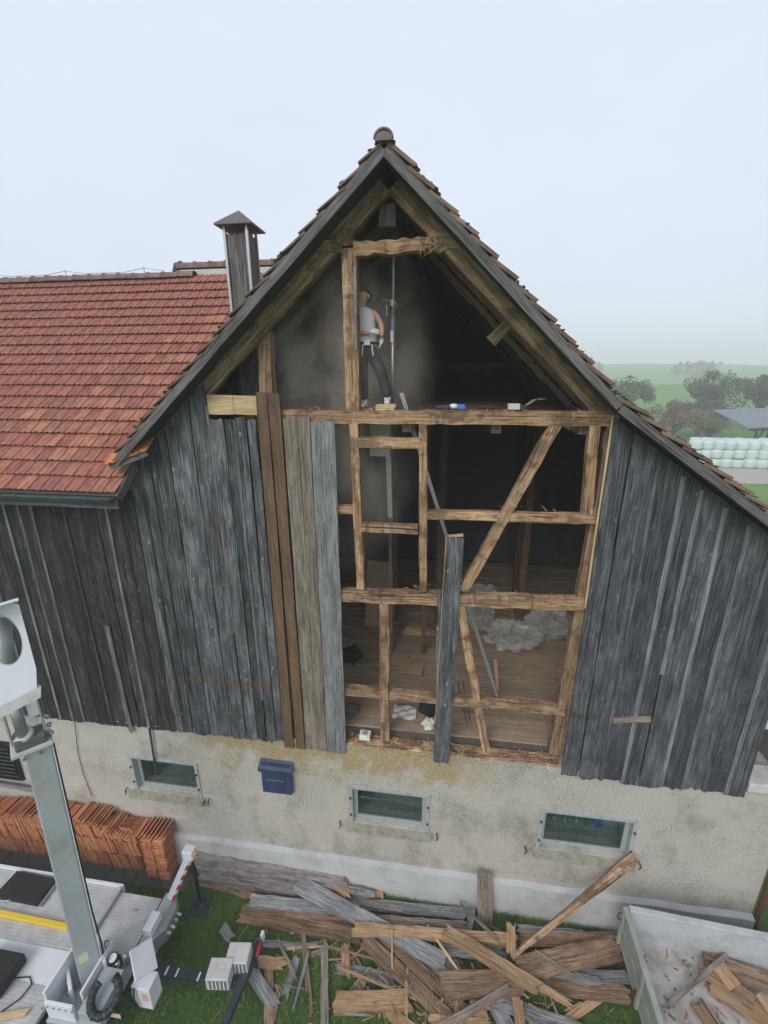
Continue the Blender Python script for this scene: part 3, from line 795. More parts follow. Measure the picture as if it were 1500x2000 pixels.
# rafters in pairs
def rafter_pair(y, mat, off=.15, dp=.20, lab=None):
    for xe in (-4.75, 2.22):
        a = (AX + (-.06 if xe < 0 else .06), y, roof_z(AX) - off - dp/2 - .06); b = (xe, y, roof_z(xe) - off - dp/2 - .02)
        plank('rafter', a, b, dp, .14, M[mat], BARN, wob=.012, cols=3, step=.25)
    plank('rafter', (2.2, y, roof_z(2.2) - off - dp/2 - .05), (5.1, y, roof_z(5.1) - off - dp/2 - .05), dp - .02, .13, M[mat], BARN, wob=.01)
rafter_pair(.11, 'beam_light')
for i in range(1, 7): rafter_pair(.11 + i * 1.2, 'beam' if i < 3 else 'inner', off=.12, dp=.115)  # deeper pairs take a darker wood, the unlit depth painted into their colour
for k in range(15):                                      # tile battens under both slopes
    for sgn in (-1, 1):
        d = .22 + k * .30; x = AX + sgn * d * .735
        if x < -4.9: continue
        z = roof_z(x) - .105
        o = MB().box(-.022, .022, -.1, 8.9, -.016, .016)
        ob = o.build('roof_batten', M['darkroof'], loc=(0, 0, 0)); ob.parent = BARN
        ob.matrix_basis = Matrix.Translation((x, 0, z)) @ Matrix.Rotation(sgn * .74, 4, 'Y')
MB().box(-1.0, -.78, .22, 8.9, 12.21, 12.47).build('ridge_purlin', M['fascia'], BARN, loc=(-.9, .2, 12.2))
plank('strut', (0.601, 1.000, 10.805), (0.978, 1.000, 11.216), .17, .10, M['beam'], BARN)
plank('loose_lath', (0.247, -0.020, 11.685), (0.607, -0.020, 11.363), .05, .03, M['greybrown'], BARN)
plank('loose_lath', (1.494, -0.020, 10.461), (1.918, -0.020, 10.097), .04, .025, M['greybrown'], BARN)
# purlin and its post on the left
timber('post', (-2.698, 0.200, 10.890), (-2.742, 0.200, 10.022), .20, .18, mat='beam_light', y=.28)
timber('purlin_end', (-2.725, 0.200, 10.939), (-2.734, 0.200, 10.750), .24, .22, mat='beam', y=.30)

# roof tiles -----------------------------------------------------------------------------
TW, TL = .215, .36
def tile_mesh(name, mat, w=TW, L=TL, curl=.020):
    """interlocking clay tile: two troughs, a raised side roll and a thick front lip; x across, y up the slope"""
    prof = [(-.5, .010), (-.44, .034), (-.38, .012), (-.20, .004), (-.06, .020), (.0, .026), (.06, .020), (.20, .004), (.40, .010), (.5, .014)]
    mb = MB()
    front = [(p * w, 0, h * curl / .020 + .004) for p, h in prof]; back = [(p * w, L, h * curl / .020 * .8) for p, h in prof]
    lip = [(p * w, .002, h * curl / .020 - .012) for p, h in prof]; und = [(p * w, L, -.016) for p, h in prof]
    mb.quadgrid([front, back]); mb.quadgrid([lip, front]); mb.quadgrid([und, lip])
    mb.quadgrid([[front[0], lip[0]], [back[0], und[0]]]); mb.quadgrid([[lip[-1], front[-1]], [und[-1], back[-1]]])
    me = mb.mesh(name); me.materials.append(mat)
    return me
wing_roof = empty('wing_roof', (0, 0, 0)); wing_roof.parent = BARN
PW = R(40); EY, EZ = -.50, 8.60; NR = 20; EXPO = .298
TM = tile_mesh('tile', M['clay'])
def wing_pt(s): return (EY + s * math.cos(PW), EZ + s * math.sin(PW))
slots = []
for r in range(NR):
    s = r * EXPO; y, z = wing_pt(s)
    x = -4.985 - TW/2
    while x < -2.2: x += TW
    while x > -13.2:
        zt = wing_pt(s + .15)[1]
        if x < -5.0 or (zt > gl_z(x) - .10 and y > .35): slots.append((x, y, z, r))
        x -= TW
camp = Vector((0, -6.5, 10.4))
mwi = mw.inverted()
def vis_rank(q):
    p = mwi @ Vector(q[:3]); inside = abs(p.x / -p.z) < 750/876.4 * 1.03
    return (0 if inside else 1, (Vector(q[:3]) - camp).length)
slots.sort(key=vis_rank)
ROT = Matrix.Rotation(PW, 4, 'X')
rng = random.Random(21)
rest = MB()
NPART = 232
proto = tile_mesh('tile', M['clay'])
pv = [v.co.copy() for v in proto.vertices]; pf = [tuple(p.vertices) for p in proto.polygons]
for k, (x, y, z, r) in enumerate(slots):
    m = Matrix.Translation((x + rng.uniform(-.004, .004), y - .02, z + .030 + rng.uniform(-.004, .006))) @ ROT @ Matrix.Rotation(R(-7.5) + rng.uniform(-.015, .015), 4, 'X') @ Matrix.Rotation(rng.uniform(-.012, .012), 4, 'Z')
    if k < NPART:
        o = bpy.data.objects.new('tile', TM); place(o, m, wing_roof)
    else:
        b0 = len(rest.v); rest.v.extend(tuple(m @ v) for v in pv); rest.f.extend(tuple(b0 + q for q in f) for f in pf)
me = bpy.data.meshes.new('tile_field'); me.from_pydata(rest.v, [], rest.f); me.materials.append(M['clay'])
o = bpy.data.objects.new('tile_field', me); place(o, Matrix.Identity(4), wing_roof); tag(o, kind='stuff')
# deck below the wing tiles (cut along the valley)
def valley_x(s):
    y, z = wing_pt(s)
    return -5.0 if y < .3 else min(-2.0, AX - (AZ - z) / .905 - .05)
mb = MB(); rows = []
for i in range(24):
    s = i / 23 * NR * EXPO; y, z = wing_pt(s); rows.append([(-13.3, y, z - .03), (valley_x(s), y, z - .03)])
mb.quadgrid(rows); mb.build('roof_deck', M['inner'], wing_roof)
mb = MB(); yr, zr = wing_pt(NR * EXPO)
mb.quadgrid([[(-13.3, yr, zr - .03), (-2.0, yr, zr - .03)], [(-13.3, yr + 5.5, zr - 4.6), (-2.0, yr + 5.5, zr - 4.6)]]); mb.build('roof_back', M['clay'], wing_roof)
# ridge caps of the wing
def cap_mesh(L=.40, r=.14):
    mb = MB(); rows = []
    for i, (u, k) in enumerate(((0, 1.12), (.06, 1.12), (.07, 1.0), (1, .96))):
        rows.append([(u * L, math.cos(a) * r * k, math.sin(a) * r * k * .9) for a in [math.pi * j / 10 for j in range(11)]])
    mb.quadgrid(rows); inner = [[(x, y * .82, z * .82) for x, y, z in row] for row in rows]
    mb.quadgrid([list(reversed(q)) for q in inner]); mb.quadgrid([rows[0], inner[0]])
    me = mb.mesh('ridge_tile'); me.materials.append(M['ridge']); 
    for p in me.polygons: p.use_smooth = True
    return me
CAP = cap_mesh()
for i in range(26):
    x = -13.2 + i * .37
    if x > -6.05: break
    o = bpy.data.objects.new('ridge_tile', CAP); place(o, Matrix.Translation((x, yr, zr - .01 + rng.uniform(-.006, .006))), wing_roof)
for i in range(12):
    x = -6.25 + i * .37
    o = bpy.data.objects.new('ridge_tile', CAP); place(o, Matrix.Translation((x, yr + .25, zr + .20)) @ Matrix.Scale(1.15, 4), wing_roof)
MB().box(-6.2, -2.0, yr + .12, yr + .40, zr - .1, zr + .17).build('ridge_flashing', M['offwhite'], wing_roof)
MB().tube([(-6.42, yr + .25, zr + .10), (-6.30, yr + .25, zr + .24), (-6.20, yr + .25, zr + .25)], [.06, .13, .14], 10).build('ridge_end', M['zinc'], wing_roof, smooth=True)
# lightning wire on the ridge
pts = [(-13 + i * .5, yr, zr + .14 + (.07 if i % 4 == 0 else 0)) for i in range(14)]
MB().tube(pts, .008, 5).build('lightning_wire', M['galv'], wing_roof)
for i in range(0, 14, 4): MB().tube([(-13 + i * .5, yr, zr + .05), (-13 + i * .5, yr, zr + .24)], .010, 5).build('wire_holder', M['galv'], wing_roof)
# eave: gutter, fascia
mb = MB(); rows = []
for x in (-13.3, -9.0, -4.99):
    rows.append([(x, -.60 + .07 * math.cos(a), 8.56 + .075 * math.sin(a)) for a in [math.pi + math.pi * j / 8 for j in range(9)]])
mb.quadgrid(rows); rows2 = [[(x, y * 1.0 + (-.6 - y) * .08, z + .006) for x, y, z in r] for r in rows]
mb.quadgrid([list(reversed(r)) for r in rows2])
mb.quadgrid([rows[-1], [( -4.99, -.60, 8.56)] * 9])
mb.tube([(-13.3, -.672, 8.565), (-4.99, -.672, 8.565)], .012, 6)
mb.build('gutter', M['zinc'], wing_roof, smooth=False)
plank('eave_board', (-13.3, -.48, 8.44), (-5.0, -.48, 8.44), .15, .025, M['fascia'], wing_roof, wob=.002)
plank('verge_board', (-4.97, EY + .02, EZ - .07), (-4.97, .55, EZ - .07 + 1.03 * math.tan(PW)), .14, .03, M['fascia'], wing_roof, face=(1, 0, 0), wob=.002)
MB().box(-13.3, -5.0, -.46, -.03, 8.60, 8.62).build('soffit', M['beam'], wing_roof)
# fresh tiles where the verge meets the eave
NT = tile_mesh('tile', M['clay_new'])
for k in range(4):
    place(bpy.data.objects.new('tile', NT), Matrix.Translation((-5.06 + k * .165, -.42 + .02 * k, 9.06 + k * .055)) @ Matrix.Rotation(-.30, 4, 'Y') @ Matrix.Rotation(R(30), 4, 'X') @ Matrix.Rotation(rng.uniform(-.05, .05), 4, 'Z'), wing_roof)
plank('verge_board', (-5.12, -.36, 9.0), (-4.5, -.30, 9.22), .10, .03, M['fascia'], wing_roof)

# verge tiles of the gable roof
gable_roof = empty('gable_roof', (0, 0, 0)); gable_roof.parent = BARN
VT = tile_mesh('verge_tile', M['clay_moss'], w=.24, L=.42, curl=.024)
rng = random.Random(31)
def verge_row(x, sgn, ang):
    for k in range(2):
        # tile's local y runs up the slope, local x into the depth
        up = Vector((-sgn * math.cos(ang), 0, math.sin(ang))); nr = Vector((sgn * math.sin(ang), 0, math.cos(ang)))
        xa = up.cross(nr)
        m = Matrix((xa, up, nr)).transposed().to_4x4() @ Matrix.Rotation(R(-6.5) + rng.uniform(-.025, .025), 4, 'X')
        m.translation = Vector((x, -.40 + .115 + k * .235 + rng.uniform(-.008, .008), roof_z(x) + .035 + rng.uniform(-.008, .008)))
        o = bpy.data.objects.new('verge_tile', VT)
        place(o, m, gable_roof)
al, ar, ak = math.atan(.905), math.atan(.972), math.atan(.70)
for i in range(16): verge_row(-4.98 + i * .345 * math.cos(al), -1, al) if -4.98 + i * .345 * math.cos(al) < AX - .2 else None
for i in range(13):
    x = AX + .36 + i * .345 * math.cos(ar)
    if x < KX + .1: verge_row(x, 1, ar)
for i in range(12):
    x = KX + .34 + i * .345 * math.cos(ak)
    if x < 5.8: verge_row(x, 1, ak)
slope_sheet('tile_sheet', [-5.0, AX], .010, .12, Y1, M['clay_moss'], .03)
slope_sheet('tile_sheet', [AX, KX, 5.6], .010, .12, Y1, M['clay_moss'], .03)
# moss cushions on the tile edges
mb = MB(); rng = random.Random(77)
for i in range(120):
    x = rng.uniform(-4.6, 4.2); 
    mb.blob((x, -.38 + rng.uniform(0, .2), roof_z(x) + .05), (rng.uniform(.02, .06), rng.uniform(.03, .08), rng.uniform(.012, .03)), i, 4, .3)
moss = plain('moss', (.05, .075, .035), .95, nvar=.4, nscale=20)
tag(mb.build('moss', moss, gable_roof), kind='stuff')
GC = cap_mesh(.42, .105)
for i in range(20):
    o = bpy.data.objects.new('ridge_tile', GC); place(o, Matrix.Translation((AX, -.46 + i * .40, AZ - .03)) @ Matrix.Rotation(math.pi/2, 4, 'Z'), gable_roof)
# mortar plug in the first ridge cap
MB().prism([(AX + .10 * math.cos(a), 0, AZ - .05 + .09 * math.sin(a)) for a in [math.pi * j / 8 for j in range(9)]], (0, -.455, 0), (0, -.40, 0)).build('mortar_plug', M['hood'], gable_roof)

# wooden chimney with metal hood --------------------------------------------------------
chim = empty('chimney', (-3.13, .9, 9.9)); chim.parent = None
chim.parent = BARN
CX0, CX1, CY0, CY1, CT = -3.385, -3.055, .74, 1.04, 12.36
for k, (a, b) in enumerate(((CX0, CX0 + .21), (CX0 + .215, CX1))):
    plank('board', ((a+b)/2, CY0, 9.76), ((a+b)/2, CY0, CT + rng.uniform(-.02, .02)), b - a, .024, M['fascia'], chim, rag1=.02)
for k in range(2):
    plank('board', (CX1 + .012, CY0 + .08 + k * .15, 9.76), (CX1 + .012, CY0 + .08 + k * .15, CT - .03 * k), .145, .024, M['fascia'], chim, face=(1, 0, 0), rag1=.03)
    plank('board', (CX0 - .012, CY0 + .08 + k * .15, 9.76), (CX0 - .012, CY0 + .08 + k * .15, CT), .145, .024, M['fascia'], chim, face=(-1, 0, 0))
plank('board', ((CX0+CX1)/2, CY1, 9.76), ((CX0+CX1)/2, CY1, CT), .33, .024, M['fascia'], chim, face=(0, 1, 0))
for x in (CX0 - .01, CX1 + .01):
    MB().box(x - .018, x + .018, CY0 - .05, CY0 - .013, 10.9, CT + .13).build('hood_strut', M['galv'], chim)
for x in (CX0, CX1): MB().box(x - .018, x + .018, CY1 + .013, CY1 + .045, 11.4, CT + .13).build('hood_strut', M['galv'], chim)
mb = MB(); hc = ((CX0+CX1)/2, (CY0+CY1)/2); hw = .285
ap = (hc[0], hc[1], CT + .33); base = [(hc[0] + sx * hw, hc[1] + sy * hw, CT + .10) for sx, sy in ((-1,-1),(1,-1),(1,1),(-1,1))]
for i in range(4): mb.quadgrid([[base[i], base[(i+1) % 4]], [ap, ap]])
mb.quadgrid([[(q[0], q[1], q[2] - .02) for q in (base[0], base[1])], [(q[0], q[1], q[2] - .02) for q in (base[3], base[2])]])
for i in range(4): mb.quadgrid([[base[i], base[(i+1) % 4]], [(q[0], q[1], q[2] - .02) for q in (base[i], base[(i+1) % 4])]])
mb.build('hood', M['hood'], chim)

# small fittings on the wall -----------------------------------------------------------
w1 = (-5.601, -0.050, 3.641); w2 = (-5.656, 0.000, 2.472)
MB().tube([(w1[0], -.06, w1[2] + .05), (w2[0], -.05, w2[2]), (w2[0] + .02, .05, w2[2] - .05)], .022, 6).build('rod', M['zinc'], BARN)
c1, c2, c3 = (-7.254, -0.040, 3.742), (-7.414, -0.020, 2.784), (-7.333, -0.030, 1.613)
MB().tube([c1, c2, ((c2[0]*.5+c3[0]*.5)-.03, -.03, (c2[2]+c3[2])/2), c3], .007, 5).build('cable', M['black'], BARN)
# corner: stone block, pale beams of the porch, rusty downpipe
MB().box(5.14, 5.84, -.05, .4, WT - .02, WT + .16).build('corner_block', M['offwhite'], BARN, bevel=.02)
timber('porch_beam', (5.2, 0, 4.890), (9.0, 0, 4.890), .20, .16, mat='offwhite', y=.3)
MB().box(5.72, 5.92, .05, .35, WT + .16, 8.0).build('porch_post', M['greybrown'], BARN)
MB().box(5.9, 9.0, 1.4, 1.45, 3.0, 8.0).build('porch_wall', M['inner'], BARN)
d1, d2, d3 = (5.93, -.02, 3.6), (5.92, -.04, .75), (5.98, -.10, .35)
MB().tube([d1, (5.95, -.03, 2.2), d2, d3], .045, 8).build('downpipe', M['rust'], BARN, smooth=True)
MB().tube([d3, (6.02, -.13, .2)], .05, 8).build('downpipe_shoe', M['clay_new'], BARN, smooth=True)
# dark louvre panel at the far left
g = empty('louvre_panel', (-9.249, 0.000, 2.083)); g.parent = BARN
la, lb = (-9.297, 0.000, 2.782), (-8.961, 0.000, 1.835)
MB().box(la[0] - .5, lb[0] + .02, -.05, -.003, lb[2] - .02, la[2] + .05).build('backing', M['black'], g)
for i in range(9):
    z = lb[2] + .03 + i * (la[2] - lb[2]) / 9
    MB().bar((la[0] - .48, -.085, z), (lb[0] - .02, -.085, z), .012, .075, up=(0, -.7, .7)).build('slat', M['darksteel'], g)
# blue letter box
mbx = empty('letter_box', (-3.03, 0, 2.46), 'dark blue metal letter box fixed to the rendered wall', 'letter box')
MB().box(-3.34, -2.74, -.11, -.003, 2.46, 3.17).build('case', M['blue'], mbx, bevel=.01)
MB().box(-3.27, -2.86, -.118, -.112, 2.52, 2.98).build('door', M['blue'], mbx, bevel=.004)
MB().prism([(-3.37, -.005, 3.20), (-3.37, -.16, 3.10), (-3.37, -.16, 3.03), (-3.37, -.125, 3.03), (-3.37, -.005, 3.18)], (0, 0, 0), (.66, 0, 0)).build('lid', M['blue'], mbx)
MB().box(-3.24, -2.89, -.122, -.119, 2.80, 2.806).build('seam', M['alu'], mbx)


# ------------------------------------------------------------------ things on and behind the gable frame
# worker ---------------------------------------------------------------------------------
def skin(name, nodes, edges, mat, parent, sub=2):
    """nodes: list of (x, y, z, rx, ry); grown with a Skin modifier, then smoothed"""
    me = bpy.data.meshes.new(name)
    org = wmat(parent).translation if parent is not None else Vector((0, 0, 0))
    me.from_pydata([tuple(Vector(n[:3]) - org) for n in nodes], edges, [])
    me.materials.append(mat)
    o = bpy.data.objects.new(name, me)
    place(o, Matrix.Translation(org), parent)
    sk = o.modifiers.new('skin', 'SKIN'); sk.use_smooth_shade = True
    if not me.skin_vertices: raise RuntimeError('no skin layer')
    for i, n in enumerate(nodes):
        me.skin_vertices[0].data[i].radius = (n[3], n[4] if len(n) > 4 else n[3])
    me.skin_vertices[0].data[0].use_root = True
    sb = o.modifiers.new('smooth', 'SUBSURF'); sb.levels = sb.render_levels = sub
    return o
skin_m = plain('skin', (.48, .26, .18), .55, nvar=.08); tee = plain('grey_white_tee', (.52, .52, .56), .9, nvar=.12, nscale=10)
trou = plain('black_work_trousers', (.035, .036, .042), .9, nvar=.35, nscale=8, dirt=(.16, .15, .15), dirt_amt=.35); glove = plain('white_glove', (.58, .57, .54), .9, nvar=.12)
hair_m = plain('brown_hair', (.045, .026, .018), .8, nvar=.3, nscale=30)
PY = .40
hip, lkn, lan = (-1.222, 0.400, 10.723), (-1.013, 0.360, 10.393), (-0.915, 0.360, 10.027)
rkn, ran = (-1.282, 0.360, 10.350), (-1.269, 0.380, 9.980)
shl, elb, wri = (-1.121, 0.420, 11.199), (-1.003, 0.420, 11.020), (-0.995, 0.360, 10.851)
shr, elr, wrr = (-1.443, 0.420, 11.206), (-1.423, 0.360, 10.918), (-1.146, 0.240, 10.906)
chest, neck, head = (-1.274, 0.430, 11.115), (-1.280, 0.440, 11.266), (-1.267, 0.420, 11.397)
person = empty('person', (hip[0], PY, lan[2] - .12), 'worker in pale sleeveless shirt and black trousers looking up beside the gable post', 'person')
# bare body: head, neck, arms and torso as one continuous surface
nodes = [(*hip, .10, .08), (*(-1.244, 0.410, 10.885), .095, .075), (*chest, .12, .085), (*neck, .058), (*(-1.277, 0.430, 11.332), .062), (*head, .098, .10), (*(-1.271, 0.450, 11.474), .075),
         (*shl, .062), (*(-1.054, 0.420, 11.117), .046), (*elb, .043), (*(-0.992, 0.390, 10.928), .038), (*wri, .027),
         (*shr, .062), (*elr, .043), (*(-1.274, 0.290, 10.904), .038), (*wrr, .027),
         (*(-1.154, 0.400, 10.673), .085), (*lkn, .058), (*lan, .042), (*(-1.299, 0.400, 10.667), .085), (*rkn, .058), (*ran, .042)]
edges = [(0,1), (1,2), (2,3), (3,4), (4,5), (5,6), (2,7), (7,8), (8,9), (9,10), (10,11), (2,12), (12,13), (13,14), (14,15), (0,16), (16,17), (17,18), (0,19), (19,20), (20,21)]
skin('body', nodes, edges, skin_m, person)
mb = MB(); rows = []
for (cx_, cy_, cz_), rx_, ry_ in (((-1.221, 0.400, 10.744), .168, .128), ((-1.228, 0.400, 10.793), .165, .128), ((-1.243, 0.410, 10.906), .162, .125), ((-1.259, 0.420, 11.004), .172, .130), ((-1.281, 0.430, 11.101), .186, .130), ((-1.287, 0.430, 11.183), .196, .112), ((-1.294, 0.430, 11.224), .175, .095), ((-1.287, 0.435, 11.258), .085, .078)):
    rows.append([(cx_ + rx_*math.cos(2*math.pi*k/20) + .006*math.sin(5*k), cy_ + ry_*math.sin(2*math.pi*k/20), cz_) for k in range(21)])
mb.quadgrid(rows).build('shirt', tee, person, smooth=True)
skin('trousers', [(*(-1.221, 0.400, 10.772), .150, .118), (*(-1.222, 0.400, 10.680), .150, .12), (*(-1.123, 0.390, 10.587), .105), (*lkn, .088), (*(-0.953, 0.360, 10.204), .08), (*(-0.907, 0.360, 10.005), .075),
     (*(-1.292, 0.390, 10.567), .105), (*rkn, .085), (*(-1.272, 0.370, 10.159), .078), (*(-1.270, 0.380, 9.965), .075)], [(0,1), (1,2), (2,3), (3,4), (4,5), (1,6), (6,7), (7,8), (8,9)], trou, person)
MB().tube([(hip[0] + .165*math.cos(a), PY + .135*math.sin(a), hip[2] + .05) for a in [2*math.pi*k/18 for k in range(19)]], .022, 6).build('tool_belt', M['fabric_dark'], person, smooth=True)
bz = (-1.189, 0.260, 10.771); MB().box(bz[0]-.045, bz[0]+.045, .235, .262, bz[2]-.03, bz[2]+.03).build('belt_buckle', M['white'], person, bevel=.006)
for dx in (-.06, .07): MB().tube([(bz[0]+dx, .245, bz[2]-.02), (bz[0]+dx*1.25, .245, bz[2]-.17)], .010, 6).build('belt_tool', M['paper'], person)
def hand(name, w, d, curl, side):
    """gloved hand: palm and five fingers from wrist w along direction d, curling towards curl"""
    w, d, curl = Vector(w), Vector(d).normalized(), Vector(curl).normalized(); s = d.cross(curl).normalized() * side
    nodes = [(*(w), .030), (*(w + d*.05), .040, .026), (*(w + d*.085), .042, .022)]; edges = [(0,1), (1,2)]
    for k, ln in enumerate((.062, .072, .068, .052)):
        base = w + d*.088 + s*(.030 - .020*k); i = len(nodes)
        nodes += [(*base, .012), (*(base + d*ln*.5 + curl*.010), .0105), (*(base + d*ln*.85 + curl*.032), .009)]
        edges += [(2, i), (i, i+1), (i+1, i+2)]
    i = len(nodes); tb = w + d*.035 + s*.036
    nodes += [(*tb, .014), (*(tb + s*.022 + d*.03 + curl*.012), .012), (*(tb + s*.024 + d*.06 + curl*.028), .010)]
    edges += [(1, i), (i, i+1), (i+1, i+2)]
    return skin(name, nodes, edges, glove, person, 1)
hand('glove', wri, (-.05, -.12, -1), (-1, -.2, .0), 1)
hand('glove', wrr, (1, -.1, .15), (0, .9, -.5), 1)
# shoes
for (ax, ay, az), dx in ((lan, .02), (ran, .0)):
    skin('shoe', [(ax, ay + .04, az - .055, .05, .045), (ax + dx*.5, ay - .05, az - .065, .046, .04), (ax + dx, ay - .15, az - .078, .046, .03), (ax + dx, ay - .20, az - .082, .036, .024), (ax, ay + .03, az + .0, .052, .05)], [(0,1), (1,2), (2,3), (0,4)], M['white'], person)
    MB().box(ax - .055, ax + .055 + dx, ay - .235, ay + .09, az - .125, az - .108).build('shoe_sole', M['clay_new'], person, bevel=.006)
# head details: hair cap at the back, ears, nose, eyes, mouth on a face turned up to the roof
hd = Vector(head); fu = Vector((-.45, -.62, .64)).normalized()       # where the face looks
cr = fu.orthogonal(); upv = (Vector((0, 0, 1)) - fu * fu.z).normalized(); sd = upv.cross(fu)
mb = MB(); rows = []
for i in range(9):
    th = math.pi * .42 * i / 8; row = []
    for j in range(17):
        ph = 2 * math.pi * j / 16
        dv = (-fu * .85 + upv * .55).normalized(); ex = dv.orthogonal().normalized(); ey = dv.cross(ex)
        row.append(hd + (dv * math.cos(th) + (ex * math.cos(ph) + ey * math.sin(ph)) * math.sin(th)) * (.122 + .006 * math.sin(5*ph)))
    rows.append(row)
mb.quadgrid(rows).build('hair', hair_m, person, smooth=True)
for s_ in (-1, 1): MB().blob(hd + sd * .108 * s_ - fu * .005, (.018, .028, .035), 3, 5, .02).build('ear', skin_m, person, smooth=True)
mb = MB(); mb.blob(hd + fu * .118 - upv * .012, (.017, .024, .022), 4, 5, .02); mb.build('nose', skin_m, person, smooth=True)
for s_ in (-1, 1): MB().blob(hd + fu * .098 + upv * .018 + sd * .034 * s_, .012, 4, 4, .01).build('eye', M['black'], person)
mb = MB(); mb.blob(hd + fu * .102 - upv * .052, (.026, .010, .008), 4, 5, .02); mb.build('mouth', plain('lips', (.30, .12, .10), .6), person)

# blocks under his shoes
for nm, pa_, lab in (('wood_block', (lan[0] + .0, .33, 0), 'short pale wood block under the right-hand shoe of the worker'), ('wood_block', (ran[0], .33, 0), 'flat wood offcut under the left-hand shoe of the worker')):
    topz = (lan[2] if 'right' in lab else ran[2]) - .126
    o = plank(nm, (pa_[0] - .16, .34, (9.757 + topz)/2), (pa_[0] + .15, .34, (9.757 + topz)/2), topz - 9.757, .26, M['fresh'], None, wob=.003)
    tag(o, lab, 'wood block')
o = plank('wood_block', (-1.034, 0.120, 9.888), (-0.741, 0.120, 9.890), .085, .12, M['fresh'], None, wob=.003, rag1=.05); tag(o, 'pale cut block lying on the top beam by the steel prop', 'wood block')

# steel prop
pb_, pt_ = (-0.869, 0.620, 9.936), (-0.851, 0.620, 11.964)
prop = empty('steel_prop', (pb_[0], .62, 9.757), 'slim galvanised telescopic prop standing under the broken collar beam', 'steel prop')
px_ = pb_[0]; zt_ = 12.05
MB().tube([(px_, .62, 9.76), (px_ + .01, .62, 11.15)], .032, 12).build('outer_tube', M['galv'], prop, smooth=True)
MB().tube([(px_ + .01, .62, 11.13), (px_ + .02, .62, zt_)], .024, 12).build('inner_tube', M['galv'], prop, smooth=True)
MB().box(px_ - .07, px_ + .07, .55, .69, 9.757, 9.765).build('foot_plate', M['galv'], prop)
MB().box(px_ - .05, px_ + .09, .55, .69, zt_, zt_ + .01).build('head_plate', M['galv'], prop)
z1 = (-0.879, 0.620, 11.334)[2]
MB().tube([(px_, .62, z1 - .04), (px_, .62, z1 + .04)], .045, 10).build('collar_nut', M['galv'], prop)
MB().tube([(px_ - .16, .60, z1 + .05), (px_ - .03, .58, z1 + .03), (px_ + .07, .60, z1 - .01), (px_ + .06, .64, z1 - .07)], .010, 6).build('handle', M['galv'], prop)
MB().tube([(px_ - .08, .60, z1 - .02), (px_ - .075, .60, z1 - .17)], .008, 5).build('pin_chain', M['galv'], prop)
zl = (-0.878, 0.620, 10.894)[2]
MB().tube([(px_, .62, zl - .10), (px_, .62, zl + .06)], .034, 12, False).build('sticker', M['white'], prop, smooth=True)
MB().tube([(px_, .62, zl + .062), (px_, .62, zl + .11)], .034, 12, False).build('sticker', M['blue_bright'], prop, smooth=True)
MB().tube([(px_, .62, zl - .13), (px_, .62, zl - .102)], .034, 12, False).build('sticker', M['red'], prop, smooth=True)

# air duct at the back of the loft
duct = empty('air_duct', (-2.5, 3.6, 9.75), 'dusty metal air duct with round open elbow deep in the loft', 'duct')
MB().tube([(-3.6, 3.6, 10.12), (-1.2, 3.6, 10.12)], .20, 16).build('pipe', M['galv'], duct, smooth=True)
for x in (-2.6, -1.75, -1.3): MB().tube([(x, 3.6, 10.12), (x + .05, 3.6, 10.12)], .225, 16).build('flange', M['galv'], duct)
mb = MB(); mb.tube([(-1.2, 4.6, 10.08), (-.80, 4.3, 10.06), (-.58, 3.6, 10.05), (-.56, 2.95, 10.05)], [.28, .29, .30, .29], 18, False)
mb.tube([(-.56, 2.949, 10.05), (-.58, 3.55, 10.05), (-.78, 4.2, 10.06)], [.275, .285, .27], 18, False)
mb.build('elbow', plain('dusty_duct', (.16, .15, .14), .7, metal=.3, nvar=.25), duct, smooth=True)
for x in (-3.2, -1.5): MB().box(x - .04, x + .04, 3.52, 3.68, 9.746, 9.94).build('support', M['beam'], duct)

# zinc profile leaning from the loft to the floor
ft = (1.227, 1.453, 3.953); hdp = (-0.694, 0.300, 10.075)
pr = empty('metal_profile', ft, 'long grey metal stud profile leaning from the floor up past the top beam', 'metal profile')
for off, w in ((-.022, .014), (.022, .014)):
    MB().bar((ft[0] + off, ft[1], ft[2]), (hdp[0] + off, hdp[1], hdp[2]), w, .05, up=(0, -1, .3)).build('flange', M['steel'], pr)
MB().bar((ft[0], ft[1] + .015, ft[2]), (hdp[0], hdp[1] + .015, hdp[2]), .05, .008, up=(0, -1, .3)).build('web', M['steel'], pr)

# tools and boxes on the top beam
tb = (-0.187, 0.100, 9.880)
t = empty('tool_bag', (tb[0] + .25, .12, 9.87), 'grey and blue cordless tool case lying on the top beam', 'tool')
MB().box(tb[0], tb[0] + .22, .07, .17, 9.868, 9.92).build('grip', M['darksteel'], t, bevel=.012)
MB().blob((tb[0] + .26, .12, 9.905), (.07, .05, .038), 3, 6, .06).build('motor', M['white'], t, smooth=True)
MB().box(tb[0] + .31, tb[0] + .42, .06, .18, 9.868, 9.935).build('battery', M['blue_bright'], t, bevel=.01)
jb = (0.901, 0.100, 9.888)
j = empty('junction_box', (jb[0], .1, 9.87), 'pale junction box with loose cables lying on the top beam', 'junction box')
MB().box(jb[0] - .08, jb[0] + .08, .05, .15, 9.868, 9.95).build('case', M['offwhite'], j, bevel=.008)
MB().box(jb[0] + .081, jb[0] + .16, .06, .14, 9.868, 9.93).build('gland', M['darksteel'], j)
for k in range(3):
    MB().tube([(jb[0] + .15, .1 + .02*k, 9.91), (jb[0] + .25, .1, 9.96 + .02*k), (jb[0] + .33 + .04*k, .1 + .02*k, 10.03 - .01*k), (jb[0] + .43, .12, 10.03)], .007, 5).build('cable', M['plywood'] if k else M['black'], j)
